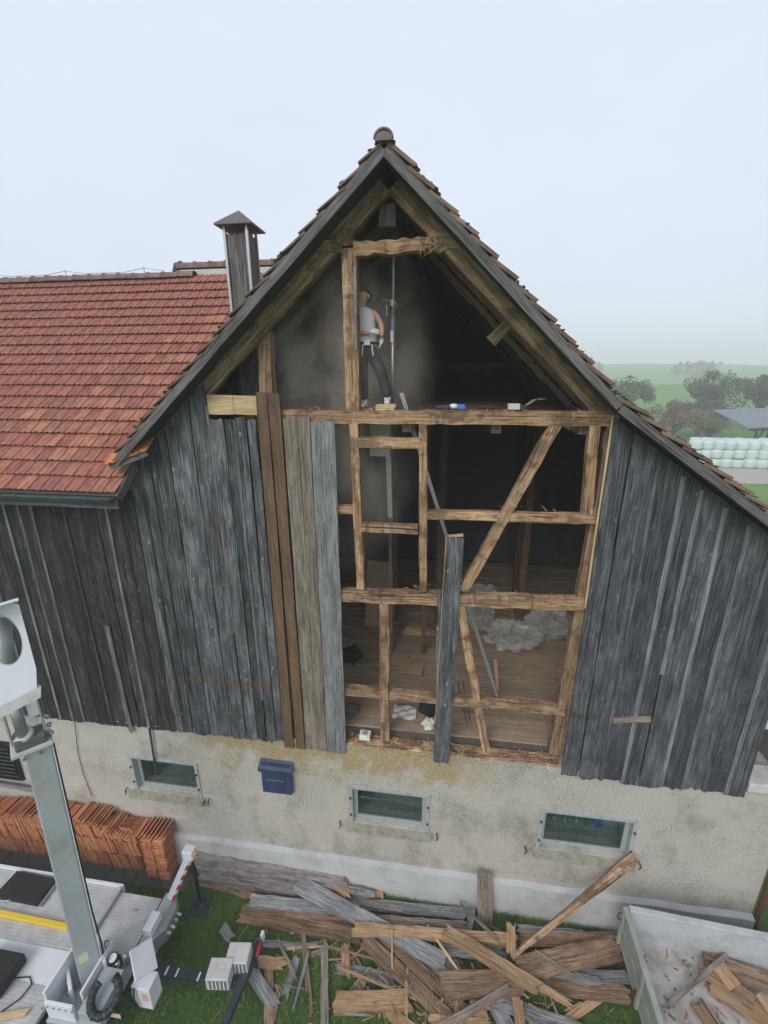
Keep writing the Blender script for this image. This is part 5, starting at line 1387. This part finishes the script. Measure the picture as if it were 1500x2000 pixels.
# ------------------------------------------------------------------ torn-off planks on the lawn
PL = [
 # x0,y0,z0 ... as metres; width, thickness, material, label
 ((-4.920, -0.354, 0.030), (-3.496, -0.493, 0.030), .17, .03, 'redbrown', 'brown plank running from the foot plate towards the heap'),
 ((-4.176, -0.199, 0.120), (-2.908, -0.371, 0.100), .11, .05, 'tan', 'narrow tan batten sticking out of the heap beside the old sleepers'),
 ((-3.646, -0.667, 0.200), (-1.336, -0.531, 0.200), .25, .04, 'grey', 'pale grey plank ending left above the split brown beam'),
 ((-2.781, -0.307, 0.360), (0.416, -1.205, 0.280), .34, .04, 'grey', 'widest grey plank crossing the heap diagonally'),
 ((-3.773, -0.866, 0.080), (-1.160, -0.898, 0.080), .30, .07, 'redbrown', 'split red-brown beam at the left end of the heap'),
 ((-3.749, -0.767, 0.130), (-1.458, -0.699, 0.130), .12, .05, 'redbrown', 'thin brown splinter board along the split beam'),
 ((-1.527, -0.370, 0.100), (0.827, -0.245, 0.100), .22, .035, 'grey', 'straight grey board at the back of the heap under the plinth'),
 ((-1.085, -0.684, 0.220), (0.818, -0.540, 0.220), .20, .05, 'greybrown', 'grey-brown board just behind the squared tan beam'),
 ((-1.449, -0.915, 0.300), (1.657, -0.681, 0.300), .17, .13, 'tan', 'squared tan beam lying along the middle of the heap'),
 ((-1.245, -0.956, 0.220), (0.786, -2.076, 0.120), .26, .06, 'redbrown', 'long brown plank running down to the lower edge, left of a pair'),
 ((-0.907, -0.865, 0.200), (1.118, -1.964, 0.100), .22, .06, 'redbrown', 'long brown plank running down to the lower edge, right of a pair'),
 ((-2.170, -0.091, 0.280), (-1.543, -0.378, 0.260), .20, .09, 'tan', 'short tan stub at the top of the wide grey plank'),
 ((-1.439, -0.051, 0.160), (-1.348, -0.308, 0.160), .17, .08, 'tan', 'left of two tan stubs by the old sleepers'),
 ((-1.060, -0.058, 0.160), (-0.992, -0.296, 0.160), .17, .08, 'tan', 'right of two tan stubs by the old sleepers'),
 ((-3.153, -1.296, 0.070), (-1.962, -1.084, 0.070), .06, .03, 'grey', 'slim grey strip lying level beside the work lights'),
 ((-2.877, -1.099, 0.060), (-2.263, -1.712, 0.100), .06, .03, 'greybrown', 'thin brown lath crossing the slim grey strip'),
 ((-2.177, -1.196, 0.090), (-2.223, -2.114, 0.030), .05, .03, 'grey', 'long thin grey lath pointing at the lower edge'),
 ((-2.385, -1.269, 0.040), (-2.426, -1.925, 0.040), .14, .03, 'grey', 'short dull grey board between the thin laths'),
 ((-3.200, -1.539, 0.050), (-2.495, -1.465, 0.050), .20, .04, 'tan', 'short tan board end by the work lights'),
 ((-3.185, -1.648, 0.120), (-2.474, -2.113, 0.050), .22, .03, 'grey', 'grey board sloping down beside the outrigger beam'),
 ((-2.875, -1.522, 0.030), (-2.493, -2.433, 0.030), .15, .04, 'redbrown', 'brown board pointing straight at the camera near the outrigger'),
 ((-2.557, -1.817, 0.060), (-2.522, -2.317, 0.030), .10, .04, 'redbrown', 'dark splinter plank beside the sloping grey board'),
 ((-1.946, -1.039, 0.050), (-1.584, -2.375, 0.050), .13, .08, 'greybrown', 'long brown board lying upright in the picture left of the heap'),
 ((-1.541, -1.062, 0.120), (-1.409, -1.562, 0.120), .17, .10, 'tan', 'short pinkish block lying on the grass'),
 ((-1.678, -1.389, 0.050), (-0.493, -1.429, 0.050), .16, .035, 'grey', 'short grey board below the pinkish block'),
 ((-1.038, -1.477, 0.080), (-1.349, -1.763, 0.040), .15, .03, 'grey', 'small grey board tilted under another below the pinkish block'),
 ((-0.889, -1.430, 0.100), (-0.526, -1.622, 0.040), .12, .03, 'grey', 'small grey offcut tilted to the right below the pinkish block'),
 ((-1.601, -1.906, 0.100), (-0.220, -1.675, 0.100), .28, .16, 'tan', 'thick sawn timber lying level near the lower edge'),
 ((-0.679, -1.814, 0.050), (-0.114, -2.053, 0.050), .16, .06, 'tan', 'tan board end below the thick sawn timber'),
 ((-0.679, -0.812, 0.420), (-0.607, -1.471, 0.160), .03, .025, 'tan', 'thin tan stick lying over the squared beam'),
 ((0.579, -0.176, 0.300), (1.317, -0.833, 0.420), .045, .03, 'greybrown', 'thin grey stick leaning up behind the heap'),
 ((0.268, -0.772, 0.450), (1.946, -1.410, 0.420), .23, .06, 'tan', 'pinkish plank lying on top of the heap'),
 ((1.811, -1.269, 0.340), (2.473, -1.478, 0.280), .10, .05, 'tan', 'torn tan splinter at the lower end of the pinkish plank'),
 ((1.555, -1.137, 0.340), (3.528, -0.517, 0.300), .40, .05, 'redbrown', 'wide rusty-brown slab next to the trailer'),
 ((1.655, -0.379, 0.140), (3.010, -0.300, 0.140), .12, .03, 'grey', 'short grey strip at the back of the heap near the trailer'),
 ((1.662, -0.582, 0.180), (3.619, -0.328, 0.180), .27, .05, 'redbrown', 'dark brown board behind the wide rusty slab'),
 ((1.546, -0.456, 0.420), (1.470, -1.060, 0.420), .16, .07, 'tan', 'short tan beam end crossing the squared beam'),
 ((1.695, -1.118, 0.160), (3.610, -0.861, 0.160), .20, .035, 'grey', 'blue-grey plank reaching under the trailer'),
 ((2.131, -1.003, 0.220), (3.070, -1.040, 0.200), .12, .03, 'grey', 'narrow pale grey board over the blue-grey plank'),
 ((0.206, -1.518, 0.300), (1.737, -1.239, 0.260), .40, .10, 'redbrown', 'thick dark slab with bark in the middle of the heap'),
 ((1.897, -1.190, 0.120), (3.530, -1.101, 0.120), .26, .07, 'redbrown', 'dark brown slab at the front of the heap by the trailer'),
 ((0.857, -1.462, 0.160), (2.651, -1.684, 0.080), .24, .035, 'grey', 'blue-grey board at the lower edge under the dark slab'),
 ((1.535, -1.417, 0.220), (1.539, -1.940, 0.180), .20, .06, 'tan', 'pale tan board pointing down below the dark slab'),
 ((0.027, -1.903, 0.140), (1.130, -1.794, 0.140), .12, .08, 'tan', 'narrow tan beam at the very lower edge'),
 ((0.523, -1.537, 0.220), (0.603, -1.933, 0.140), .20, .06, 'redbrown', 'brown board end hanging from the dark slab'),
 ((0.677, -1.628, 0.180), (1.096, -1.712, 0.140), .22, .05, 'tan', 'short broad tan offcut under the dark slab'),
 ((1.893, -0.845, 0.420), (2.611, -1.114, 0.320), .05, .03, 'greybrown', 'greenish thin lath lying over the rusty slab'),
 ((-0.341, -0.878, 0.160), (0.644, -1.345, 0.140), .34, .04, 'grey', 'grey plank half buried under the pinkish plank'),
 ((1.122, -1.478, 0.060), (1.418, -1.842, 0.050), .25, .05, 'grey', 'dark grey offcut at the lower edge beside the tan board'),
 ((0.186, -0.928, 0.180), (1.445, -0.831, 0.180), .24, .04, 'grey', 'grey board in the shade beneath the pinkish plank'),
 ((-0.508, -1.119, 0.100), (0.336, -1.461, 0.080), .16, .04, 'greybrown', 'grey-brown board between the brown pair and the dark slab'),
 ((-1.357, -0.697, 0.120), (0.230, -0.647, 0.120), .24, .04, 'redbrown', 'brown board hidden under the squared tan beam'),
 ((-2.208, -1.301, 0.030), (-1.855, -1.159, 0.030), .10, .03, 'greybrown', 'tiny grey-brown offcut beside the upright brown board'),
 ((-4.021, -1.063, 0.060), (-3.643, -1.366, 0.220), .17, .02, 'grey', 'small grey board leaning on the back of the work lights'),
]
rng = random.Random(303)
HEAP = [(-3.0, -1.2), (3.2, -1.35)]
for k in range(36):
    u = rng.random(); x = -2.6 + 5.9*u + rng.gauss(0, .2); y = -1.15 + rng.gauss(0, .45) - (.35 if u > .3 else 0)
    if y > -.45 or (x > 3.1): continue
    L = rng.choice((.3, .5, .9, 1.3, 1.7)) * rng.uniform(.7, 1.2); a = rng.choice((0, .1, -.15, .5, -.6, -.75, 1.2, 1.6)) + rng.gauss(0, .2)
    hz_ = .36 * math.exp(-((x - .4)/1.9)**2 - ((y + 1.5)/.7)**2); z = hz_ * rng.uniform(.2, 1.1) + .03
    mt = rng.choice(('grey', 'grey', 'redbrown', 'redbrown', 'tan', 'greybrown', 'fresh')); w = rng.choice((.025, .035, .05, .07, .12))
    dx, dy = math.cos(a)*L/2, math.sin(a)*L/2; tl = rng.gauss(0, .06)
    o = plank('broken_lath', (x - dx, y - dy, max(.02, z - tl)), (x + dx, y + dy, max(.02, z + tl)), w, rng.uniform(.012, .03), M[mt], None, face=(rng.gauss(0, .25), rng.gauss(0, .25), 1), rag0=.10, rag1=.12, cols=4, wob=.005, taper=rng.choice((0, .3, .6)))
    tag(o, 'thin broken lath among the torn planks on the lawn', 'lath', 'broken laths in the plank heap')
for a_, b_, w_, t_, mt, lab in PL:
    w_ = w_ * (.90 if w_ > .19 else 1.0)
    tw = random.uniform(-.03, .03)
    o = plank('plank', a_, b_, w_, t_, M[mt], None, face=(tw, -.1, 1), rag0=.10, rag1=.14, wob=.009, cols=6, step=.16, bow=random.uniform(-.01, .012), taper=random.choice((0, 0, .15)))
    tag(o, lab, 'plank', 'planks torn off the barn')
M['tanbark'] = wood('tan_plank_with_bark', (.08, .045, .026), (.27, .165, .095), (.48, .335, .21), knot=(.07, .04, .022), knot_amt=.6, var=.2, crack=.8, grain=.5, tint=(.09, .055, .035), tint_amt=.8)
# planks leaning on the wall
o = plank('plank', (1.105, -.36, .02), (1.03, -.15, 1.17), .28, .035, M['greybrown'], None, rag0=.02, rag1=.01); tag(o, 'short dark board standing upright against the plinth', 'plank', 'planks torn off the barn')
o = plank('plank', (3.674, -0.070, 2.008), (1.42, -1.02, .33), .18, .05, M['tanbark'], None, face=(-.5, -.8, .3), rag1=.30, rag0=.05, cols=5, step=.2, wob=.010, taper=.7); tag(o, 'long splintered plank leaning from the heap against the right-hand window', 'plank', 'planks torn off the barn')
M['sleeper'] = wood('weathered_sleeper', (.10, .088, .085), (.24, .215, .205), (.38, .35, .335), knot=(.10, .09, .08), knot_amt=.5, var=.3, crack=.8, grain=.7, tint=(.16, .135, .12), tint_amt=.6)
# old sleepers on edge against the plinth
for k, (a_, b_, w_, lab) in enumerate((((-5.15, -.17, .46), (-1.6, -.18, .36), .16, 'upper weathered sleeper lying along the plinth'), ((-5.05, -.24, .27), (-1.1, -.25, .20), .19, 'middle weathered sleeper lying along the plinth'), ((-4.9, -.33, .09), (-.5, -.36, .06), .15, 'lowest weathered sleeper lying in the grass by the plinth'))):
    o = plank('sleeper', a_, b_, w_, .12, M['sleeper'], None, rag0=.12, rag1=.2, wob=.022, step=.16, cols=5); tag(o, lab, 'sleeper', 'old sleepers along the plinth')
# splinters on the grass
mb = MB(); rng = random.Random(15)
for i in range(520):
    x = rng.uniform(-3.9, 3.2); y = rng.uniform(-3.4, -.45)
    if rng.random() < .5: x = rng.gauss(0.2, 1.0); y = rng.gauss(-1.6, .5)
    L = rng.choice((.03, .06, .10, .22, .35)); a = rng.uniform(0, 6.28); z = rng.uniform(.03, .08) + .30 * math.exp(-((x - .4)/1.7)**2 - ((y + 1.5)/.6)**2) * rng.uniform(.3, 1.1)
    mb.bar((x, y, z), (x + L*math.cos(a), y + L*math.sin(a), z + rng.uniform(-.02, .03)), rng.choice((.006, .008, .012, .03)), .005)
tag(mb.build('wood_splinters', M['tan'], loc=(0, -1.6, 0)), 'pale wood splinters scattered over the lawn and heap', 'splinters', kind='stuff')

# ------------------------------------------------------------------ trailer at the lower right
tr = empty('trailer', (5.3, -2.4, 0), 'worn pale metal trailer with open bed beside the heap', 'trailer')
A, B, Cc = Vector((3.36, -.63, 0)), Vector((7.6, -.86, 0)), Vector((3.28, -4.3, 0)); Dd = B + (Cc - A)
ZB, ZT = .78, 1.5
pale = plain('pale_trailer_paint', (.44, .46, .48), .55, nvar=.12, nscale=4, dirt=(.27, .26, .24), dirt_amt=.75); greenish = plain('algae_trailer_paint', (.30, .32, .29), .6, nvar=.25, nscale=5, dirt=(.17, .19, .14), dirt_amt=.6)
bedm = plain('dusty_trailer_bed', (.40, .38, .36), .8, nvar=.25, nscale=5, dirt=(.14, .11, .085), dirt_amt=.75)
up = Vector((0, 0, 1))
MB().prism([A + up*(ZB-.06), B + up*(ZB-.06), Dd + up*(ZB-.06), Cc + up*(ZB-.06)], (0, 0, 0), (0, 0, .06)).build('bed', bedm, tr)
def panel(p, q, inward, mat, name):
    n_ = inward.normalized()*.045
    return MB().prism([p + up*ZB, q + up*ZB, q + up*ZT, p + up*ZT], (0, 0, .002), tuple(n_ + up*.002)).build(name, mat, tr, bevel=.006)
wl_ = panel(A, Cc, Vector((1, 0, 0)), greenish, 'side_panel'); wb_ = panel(A + Vector((.05, 0, 0)), B, Vector((0, -1, 0)), pale, 'side_panel'); panel(B, Dd, Vector((-1, 0, 0)), pale, 'side_panel')
# rims and ribs
MB().bar(A + up*(ZT+.02), Cc + up*(ZT+.02), .09, .05).build('rim', greenish, tr, bevel=.01); MB().bar(A + up*(ZT+.022) + Vector((.06, -.02, 0)), B + up*(ZT+.022) + Vector((0, -.02, 0)), .10, .05).build('rim', pale, tr, bevel=.01)
for k in range(5):
    p = A.lerp(Cc, .02 + k*.235) + Vector((-.03, 0, 0)); MB().bar(p + up*(ZB-.05), p + up*(ZT-.01), .07, .05, up=(1, 0, 0)).build('stake', greenish, tr, bevel=.008)
MB().bar(A + up*1.15 + Vector((-.02, -.05, 0)), Cc + up*1.15 + Vector((-.02, 0, 0)), .025, .05).build('rib', greenish, tr)
MB().tube([A + Vector((-.05, -.06, 1.45)), A + Vector((-.11, -.05, 1.42)), A + Vector((-.11, -.05, 1.30)), A + Vector((-.05, -.06, 1.27))], .014, 6).build('latch', M['rust'], tr)
MB().box(3.29, 3.35, -1.55, -1.42, ZB - .1, ZB + .12).build('latch', M['rust'], tr)
dkc = [(A + Vector((.3, -.5, .45)), B + Vector((-.3, -.5, .45))), (Cc + Vector((.3, .8, .45)), Dd + Vector((-.3, .8, .45)))]
for p, q in dkc: MB().bar(p, q, .1, .16).build('chassis_beam', M['darksteel'], tr)
for x in (4.9, 6.1):
    for y in (-1.05, -3.9):
        wh = MB().tube([(x, y - .1, .36), (x, y + .1, .36)], .355, 22).build('wheel', M['black'], tr, bevel=.03); MB().tube([(x, y - .11, .36), (x, y + .11, .36)], .18, 16).build('rim', M['galv'], wh)
TP = [
 ((4.623, -0.849, 0.900), (5.616, -1.085, 0.900), .28, .04, 'redbrown', 'pinkish-brown board along the trailer side'),
 ((4.475, -0.973, 0.860), (5.421, -1.526, 0.860), .17, .04, 'tan', 'long tan board in the trailer, left of a pair'),
 ((4.543, -1.191, 0.840), (5.393, -1.688, 0.840), .20, .04, 'tan', 'long tan board in the trailer nearest the lower edge'),
 ((4.758, -0.904, 0.960), (4.923, -1.216, 0.920), .25, .03, 'tan', 'short broad tan board lying across the trailer boards'),
 ((3.765, -1.556, 0.860), (4.996, -0.795, 1.000), .06, .05, 'greybrown', 'thin round stick lying across the trailer'),
 ((4.255, -1.436, 0.850), (4.449, -1.876, 0.850), .24, .04, 'redbrown', 'dark red-brown board in the trailer at the lower edge'),
 ((5.209, -1.246, 0.960), (5.288, -1.532, 0.960), .12, .03, 'tan', 'small tan offcut at the right edge of the trailer'),
 ((4.894, -1.166, 0.900), (5.144, -1.378, 0.900), .22, .03, 'redbrown', 'short brown board between the trailer boards'),
]
for a_, b_, w_, t_, mt, lab in TP:
    o = plank('plank', a_, b_, w_, t_, M[mt], None, face=(0, 0, 1), rag0=.03, rag1=.05, wob=.005, cols=4); tag(o, lab, 'plank', 'planks in the trailer')
mb = MB(); rng = random.Random(8)
for i in range(120):
    x = rng.uniform(3.6, 5.6); y = rng.uniform(-2.3, -.8); a = rng.uniform(0, 6.3); L = rng.uniform(.02, .10)
    mb.bar((x, y, ZB + .006), (x + L*math.cos(a), y + L*math.sin(a), ZB + .008), rng.uniform(.01, .04), .006)
tag(mb.build('bark_scraps', M['redbrown'], loc=(4.6, -1.5, ZB)), 'bark scraps scattered on the trailer bed', 'scraps', kind='stuff')


# ------------------------------------------------------------------ farmland behind
bale_m = plain('pale_green_bale_wrap', (.50, .60, .57), .35, nvar=.15, nscale=3, bstr=.6, bscale=5)
def bale_mesh():
    mb = MB(); prof = [(.0, 0), (.50, .0), (.60, .07), (.63, .25), (.63, .70), (.60, .90), (.50, .97), (.0, .97)]
    rows = [[(r * math.cos(2*math.pi*k/18), r * math.sin(2*math.pi*k/18), z) for k in range(19)] for r, z in prof]
    mb.quadgrid(rows); me = mb.mesh('silage_bale'); me.materials.append(bale_m)
    for p in me.polygons: p.use_smooth = True
    return me
BM = bale_mesh(); rng = random.Random(2)
for lay in range(3):
    for row in range(3):
        for i in range(9 - lay):
            x = 27.0 + .6*lay*.3 + i * 1.17 + row*.55; y = 47.0 + row * 1.15 + lay*.25 + .25*math.sin(i*.5)
            o = bpy.data.objects.new('silage_bale', BM); place(o, Matrix.Translation((x + rng.uniform(-.05, .05), y, lay*.95 + rng.uniform(-.02, .02))) @ Matrix.Rotation(rng.uniform(0, 6), 4, 'Z') @ Matrix.Rotation(rng.gauss(0, .03), 4, 'X') @ Matrix.Diagonal((rng.uniform(.95, 1.08), rng.uniform(.95, 1.08), rng.uniform(.90, 1.03), 1)))
            tag(o, 'pale green wrapped silage bale in the stack beyond the barn', 'silage bale', 'wrapped silage bales in the stack')
o = bpy.data.objects.new('silage_bale', BM); place(o, Matrix.Translation((39.0, 49.0, .0))); tag(o, 'single pale green bale standing right of the bale stack', 'silage bale')

shed = empty('open_shed', (48, 62, 0), 'open timber shed with low grey roof behind the bale stack', 'shed')
sr = plain('grey_shed_roof', (.16, .18, .21), .7, nvar=.15, nscale=.5); sd_ = plain('dark_shed_timber', (.03, .028, .026), .9)
MB().prism([(37.5, 56.5, 3.15), (62, 60.5, 3.9), (62, 69, 5.2), (38, 66, 4.6)], (0, 0, 0), (0, 0, .15)).build('roof', sr, shed)
for i in range(8):
    x = 39.3 + i * 2.4; y = 57.6 + i * .42
    MB().bar((x, y, 0), (x, y, 3.2), .25, .25).build('post', sd_, shed)
    MB().bar((x, y, 1.0), (x + 1.1, y + .2, 3.25), .18, .18).build('brace', sd_, shed)
MB().bar((38, 57, 3.0), (60, 61, 3.6), .2, .3).build('beam', sd_, shed)
MB().box(46, 62, 66, 66.2, 0, 4).build('back_wall', sd_, shed)

def leaf_mat(name, a, b):
    m, nt, bs = nmat(name)
    geo = N(nt, 'ShaderNodeNewGeometry')
    c = ramp(nt, noise(nt, geo.outputs['Position'], .9, 4, .7), [(.35, a), (.65, b)])
    nt.links.new(c, bs.inputs['Base Color']); bs.inputs['Roughness'].default_value = .8; bs.inputs['Specular IOR Level'].default_value = .2
    return m
LG = leaf_mat('olive_leaves', (.050, .070, .022), (.130, .155, .050)); LB = leaf_mat('autumn_leaves', (.085, .070, .040), (.165, .130, .075)); LD = leaf_mat('dark_leaves', (.036, .046, .028), (.080, .090, .050))
bark = plain('bark', (.06, .05, .042), .95, nvar=.3, nscale=10)
def tree(name, base, h, rad, mat, label, seed, n=1700, leaf=.26, bare=False, trunk_h=.35):
    rng = random.Random(seed); b = Vector(base)
    t = empty(name, base, label, 'tree' if 'bush' not in label else 'bush', 'trees beyond the barn')
    mb = MB(); th = h * trunk_h
    mb.tube([b, b + Vector((.1, 0, th)), b + Vector((.15, .1, h*.75))], [.035*h*.6, .026*h*.6, .006*h], 8, False)
    clumps = []
    for i in range(26):
        a = rng.uniform(0, 6.28); u = rng.random()**.6; ph = rng.uniform(-.35, 1.0)
        c = b + Vector((math.cos(a)*rad*u*.8, math.sin(a)*rad*u*.8, th + (h - th)*(.45 + .5*ph*(1 - .45*u))*.97))
        clumps.append((c, rng.uniform(.20, .42)*rad*.75))
        st = b + Vector((.1, 0, th * rng.uniform(.7, 1.5)))
        mid = st.lerp(c, .5) + Vector((0, 0, .06*h)); mb.tube([st, mid, c], [.010*h, .006*h, .003*h], 5, False)
        if bare:
            for q in range(9):
                e = c + Vector((rng.gauss(0, 1), rng.gauss(0, 1), rng.gauss(.4, .8))) * rad*.22
                mb.tube([mid.lerp(c, rng.random()), e], [.004*h, .001*h], 3, False)
    mb.build('trunk', bark, t)
    v, f = [], []
    for i in range(n):
        c, r = clumps[int(rng.random() * len(clumps))]
        d = Vector((rng.gauss(0, 1), rng.gauss(0, 1), rng.gauss(0, .8))); d = d.normalized() * r * rng.random()**.35
        p = c + d - b; s = leaf * rng.uniform(.5, 1.2); x = Vector((rng.gauss(0, 1), rng.gauss(0, 1), rng.gauss(0, 1))).normalized(); y = x.orthogonal()
        k = len(v); v += [tuple(p + x*s*.6), tuple(p + y*s*.4), tuple(p - x*s*.6), tuple(p - y*s*.4)]; f.append((k, k+1, k+2, k+3))
    me = bpy.data.meshes.new('crown'); me.from_pydata(v, [], f); me.materials.append(mat)
    place(bpy.data.objects.new('crown', me), Matrix.Translation(b), t)
tree('fruit_tree', (31.5, 82, 0), 9.2, 5.4, LG, 'olive-green fruit tree just above the tiled verge on the right', 1, 4200, .36)
tree('bush', (35.0, 70, 0), 6.2, 4.6, LB, 'brownish rounded bush behind the verge, nearest to the roof edge', 2, 4200, .32, trunk_h=.10)
tree('bush', (40.5, 74, 0), 6.6, 4.8, LD, 'dark dense bush in the middle of the meadow edge', 3, 4200, .32, trunk_h=.10)
tree('fruit_tree', (46.0, 82, 0), 10.2, 4.8, LG, 'taller spreading fruit tree rising above the dark bush', 4, 3800, .36)
tree('fruit_tree', (52.5, 80, 0), 9.4, 5.4, LD, 'dark leafy tree behind the open shed', 5, 4200, .36)
tree('fruit_tree', (58, 82, 0), 10.2, 6.0, LG, 'large pale tree at the right picture edge', 6, 4200, .38)
tree('fruit_tree', (34.0, 58, 0), 4.6, 2.8, LG, 'small young tree in the grass left of the shed', 7, 1500, .24)
tree('bare_tree', (-15.3, 12.0, 0), 14.0, 2.2, LB, 'leafless treetop showing above the far left roof ridge', 8, 90, .12, bare=True)
# far woods on the hill
mb = MB(); rng = random.Random(44); v, f = [], []
for i in range(260):
    x = rng.uniform(-300, 450); y = rng.uniform(262, 330); h = rng.uniform(6, 11)
    if math.sin(x*.035) + math.sin(x*.09 + 1) < -.2: continue
    zb = hill_h(x, y) - .5
    for q in range(34):
        p = Vector((x + rng.gauss(0, 2.2), y + rng.gauss(0, 2.2), zb + h * rng.uniform(.0, 1.0))); s = rng.uniform(.9, 1.9)
        a_ = Vector((rng.gauss(0, 1), rng.gauss(0, 1), rng.gauss(0, 1))).normalized(); b_ = a_.orthogonal(); k = len(v)
        v += [tuple(p + a_*s), tuple(p + b_*s), tuple(p - a_*s), tuple(p - b_*s)]; f.append((k, k+1, k+2, k+3))
me = bpy.data.meshes.new('far_woods'); me.from_pydata(v, [], f); me.materials.append(LB)
o = bpy.data.objects.new('far_woods', me); place(o, Matrix.Identity(4)); tag(o, 'autumn woods on the hillside fading into fog', 'woods', kind='stuff')
# green hedge beside the barn corner
tree('hedge_bush', (8.4, 1.2, 0), 1.5, 1.3, leaf_mat('hedge_leaves', (.03, .08, .018), (.07, .15, .035)), 'green leafy bush beside the rusty downpipe', 12, 1800, .09, trunk_h=.1)

# ------------------------------------------------------------------ grass on the lawn
rng = random.Random(70); v, f = [], []
def blade(x, y, h, w):
    a = rng.uniform(0, 6.28); c, s = math.cos(a)*w, math.sin(a)*w; lx, ly = rng.gauss(0, .45)*h, rng.gauss(0, .45)*h
    k = len(v); v.extend([(x - c, y - s, 0), (x + c, y + s, 0), (x + lx, y + ly, h)]); f.append((k, k+1, k+2))
for i in range(105000):
    x = rng.uniform(-10.5, 8.0); y = rng.uniform(-4.3, -.13)
    if x < -5.9 and y < -1.3: continue
    if x > 3.4 and y < -.7: continue
    blade(x, y, rng.uniform(.03, .10), rng.uniform(.004, .011))
for i in range(9000):                                    # longer tufts along the plinth
    x = rng.uniform(-5.4, 3.4); y = -.13 - abs(rng.gauss(0, .10))
    blade(x, y, rng.uniform(.06, .20), rng.uniform(.004, .009))
me = bpy.data.meshes.new('grass'); me.from_pydata(v, [], f)
gm, nt, bs = nmat('grass_blades')
geo = N(nt, 'ShaderNodeNewGeometry')
c = ramp(nt, noise(nt, geo.outputs['Position'], 1.6, 5, .7), [(.30, (.06, .105, .024)), (.5, (.11, .205, .04)), (.72, (.20, .27, .08))])
c = mixc(nt, ramp(nt, noise(nt, geo.outputs['Position'], 60, 2, .6), [(.5, 0.0), (.75, .55)]), c, (.16, .19, .07))
nt.links.new(c, bs.inputs['Base Color']); bs.inputs['Roughness'].default_value = .6; bs.inputs['Specular IOR Level'].default_value = .25
me.materials.append(gm)
o = bpy.data.objects.new('grass', me); place(o, Matrix.Identity(4)); tag(o, 'short green grass of the trampled lawn', 'grass', kind='stuff')

# ------------------------------------------------------------------ fog over the land, dust in the gable
def volume_mat(name, color, density, aniso=0.0):
    m = bpy.data.materials.new(name); m.use_nodes = True
    nt = m.node_tree; nt.nodes.clear()
    out = N(nt, 'ShaderNodeOutputMaterial'); pv_ = N(nt, 'ShaderNodeVolumePrincipled')
    pv_.inputs['Color'].default_value = (*color, 1); pv_.inputs['Density'].default_value = density; pv_.inputs['Anisotropy'].default_value = aniso
    nt.links.new(pv_.outputs[0], out.inputs['Volume'])
    return m
hazeo = MB().box(-905, 905, -205, 905, -1.0, 34.0).build('haze', volume_mat('pale_fog', (.96, .98, 1.0), .0027), loc=(0, 0, 0))
tag(hazeo, kind='stuff')

def dust():
    m = bpy.data.materials.new('sawdust_cloud'); m.use_nodes = True
    nt = m.node_tree; nt.nodes.clear()
    out = N(nt, 'ShaderNodeOutputMaterial'); pv_ = N(nt, 'ShaderNodeVolumePrincipled')
    tc = N(nt, 'ShaderNodeTexCoord'); ln = N(nt, 'ShaderNodeVectorMath', operation='LENGTH'); nt.links.new(tc.outputs['Object'], ln.inputs[0])
    fall = ramp(nt, ln.outputs['Value'], [(.25, 1.0), (.98, 0.0)])
    geo = N(nt, 'ShaderNodeNewGeometry')
    nz = ramp(nt, noise(nt, mapping(nt, geo.outputs['Position'], (1.7, 1.4, .8)), 1.0, 4, .65), [(.40, 0.0), (.66, 1.0)])
    nt.links.new(math_n(nt, 'MULTIPLY', math_n(nt, 'MULTIPLY', fall, nz), 2.8), pv_.inputs['Density'])
    pv_.inputs['Color'].default_value = (.88, .82, .72, 1)
    nt.links.new(pv_.outputs[0], out.inputs['Volume'])
    return m
DM = dust()
o = MB().blob((0, 0, 0), 1.0, 1, 12, 0.0).build('dust_cloud', DM, loc=(0, 0, 0), smooth=True)
o.matrix_basis = Matrix.Translation((-1.75, 1.05, 9.7)) @ Matrix.Rotation(.12, 4, 'Y') @ Matrix.Diagonal((1.6, 1.2, 3.3, 1))
tag(o, 'pale sawdust cloud drifting through the gable opening', 'dust', kind='stuff')
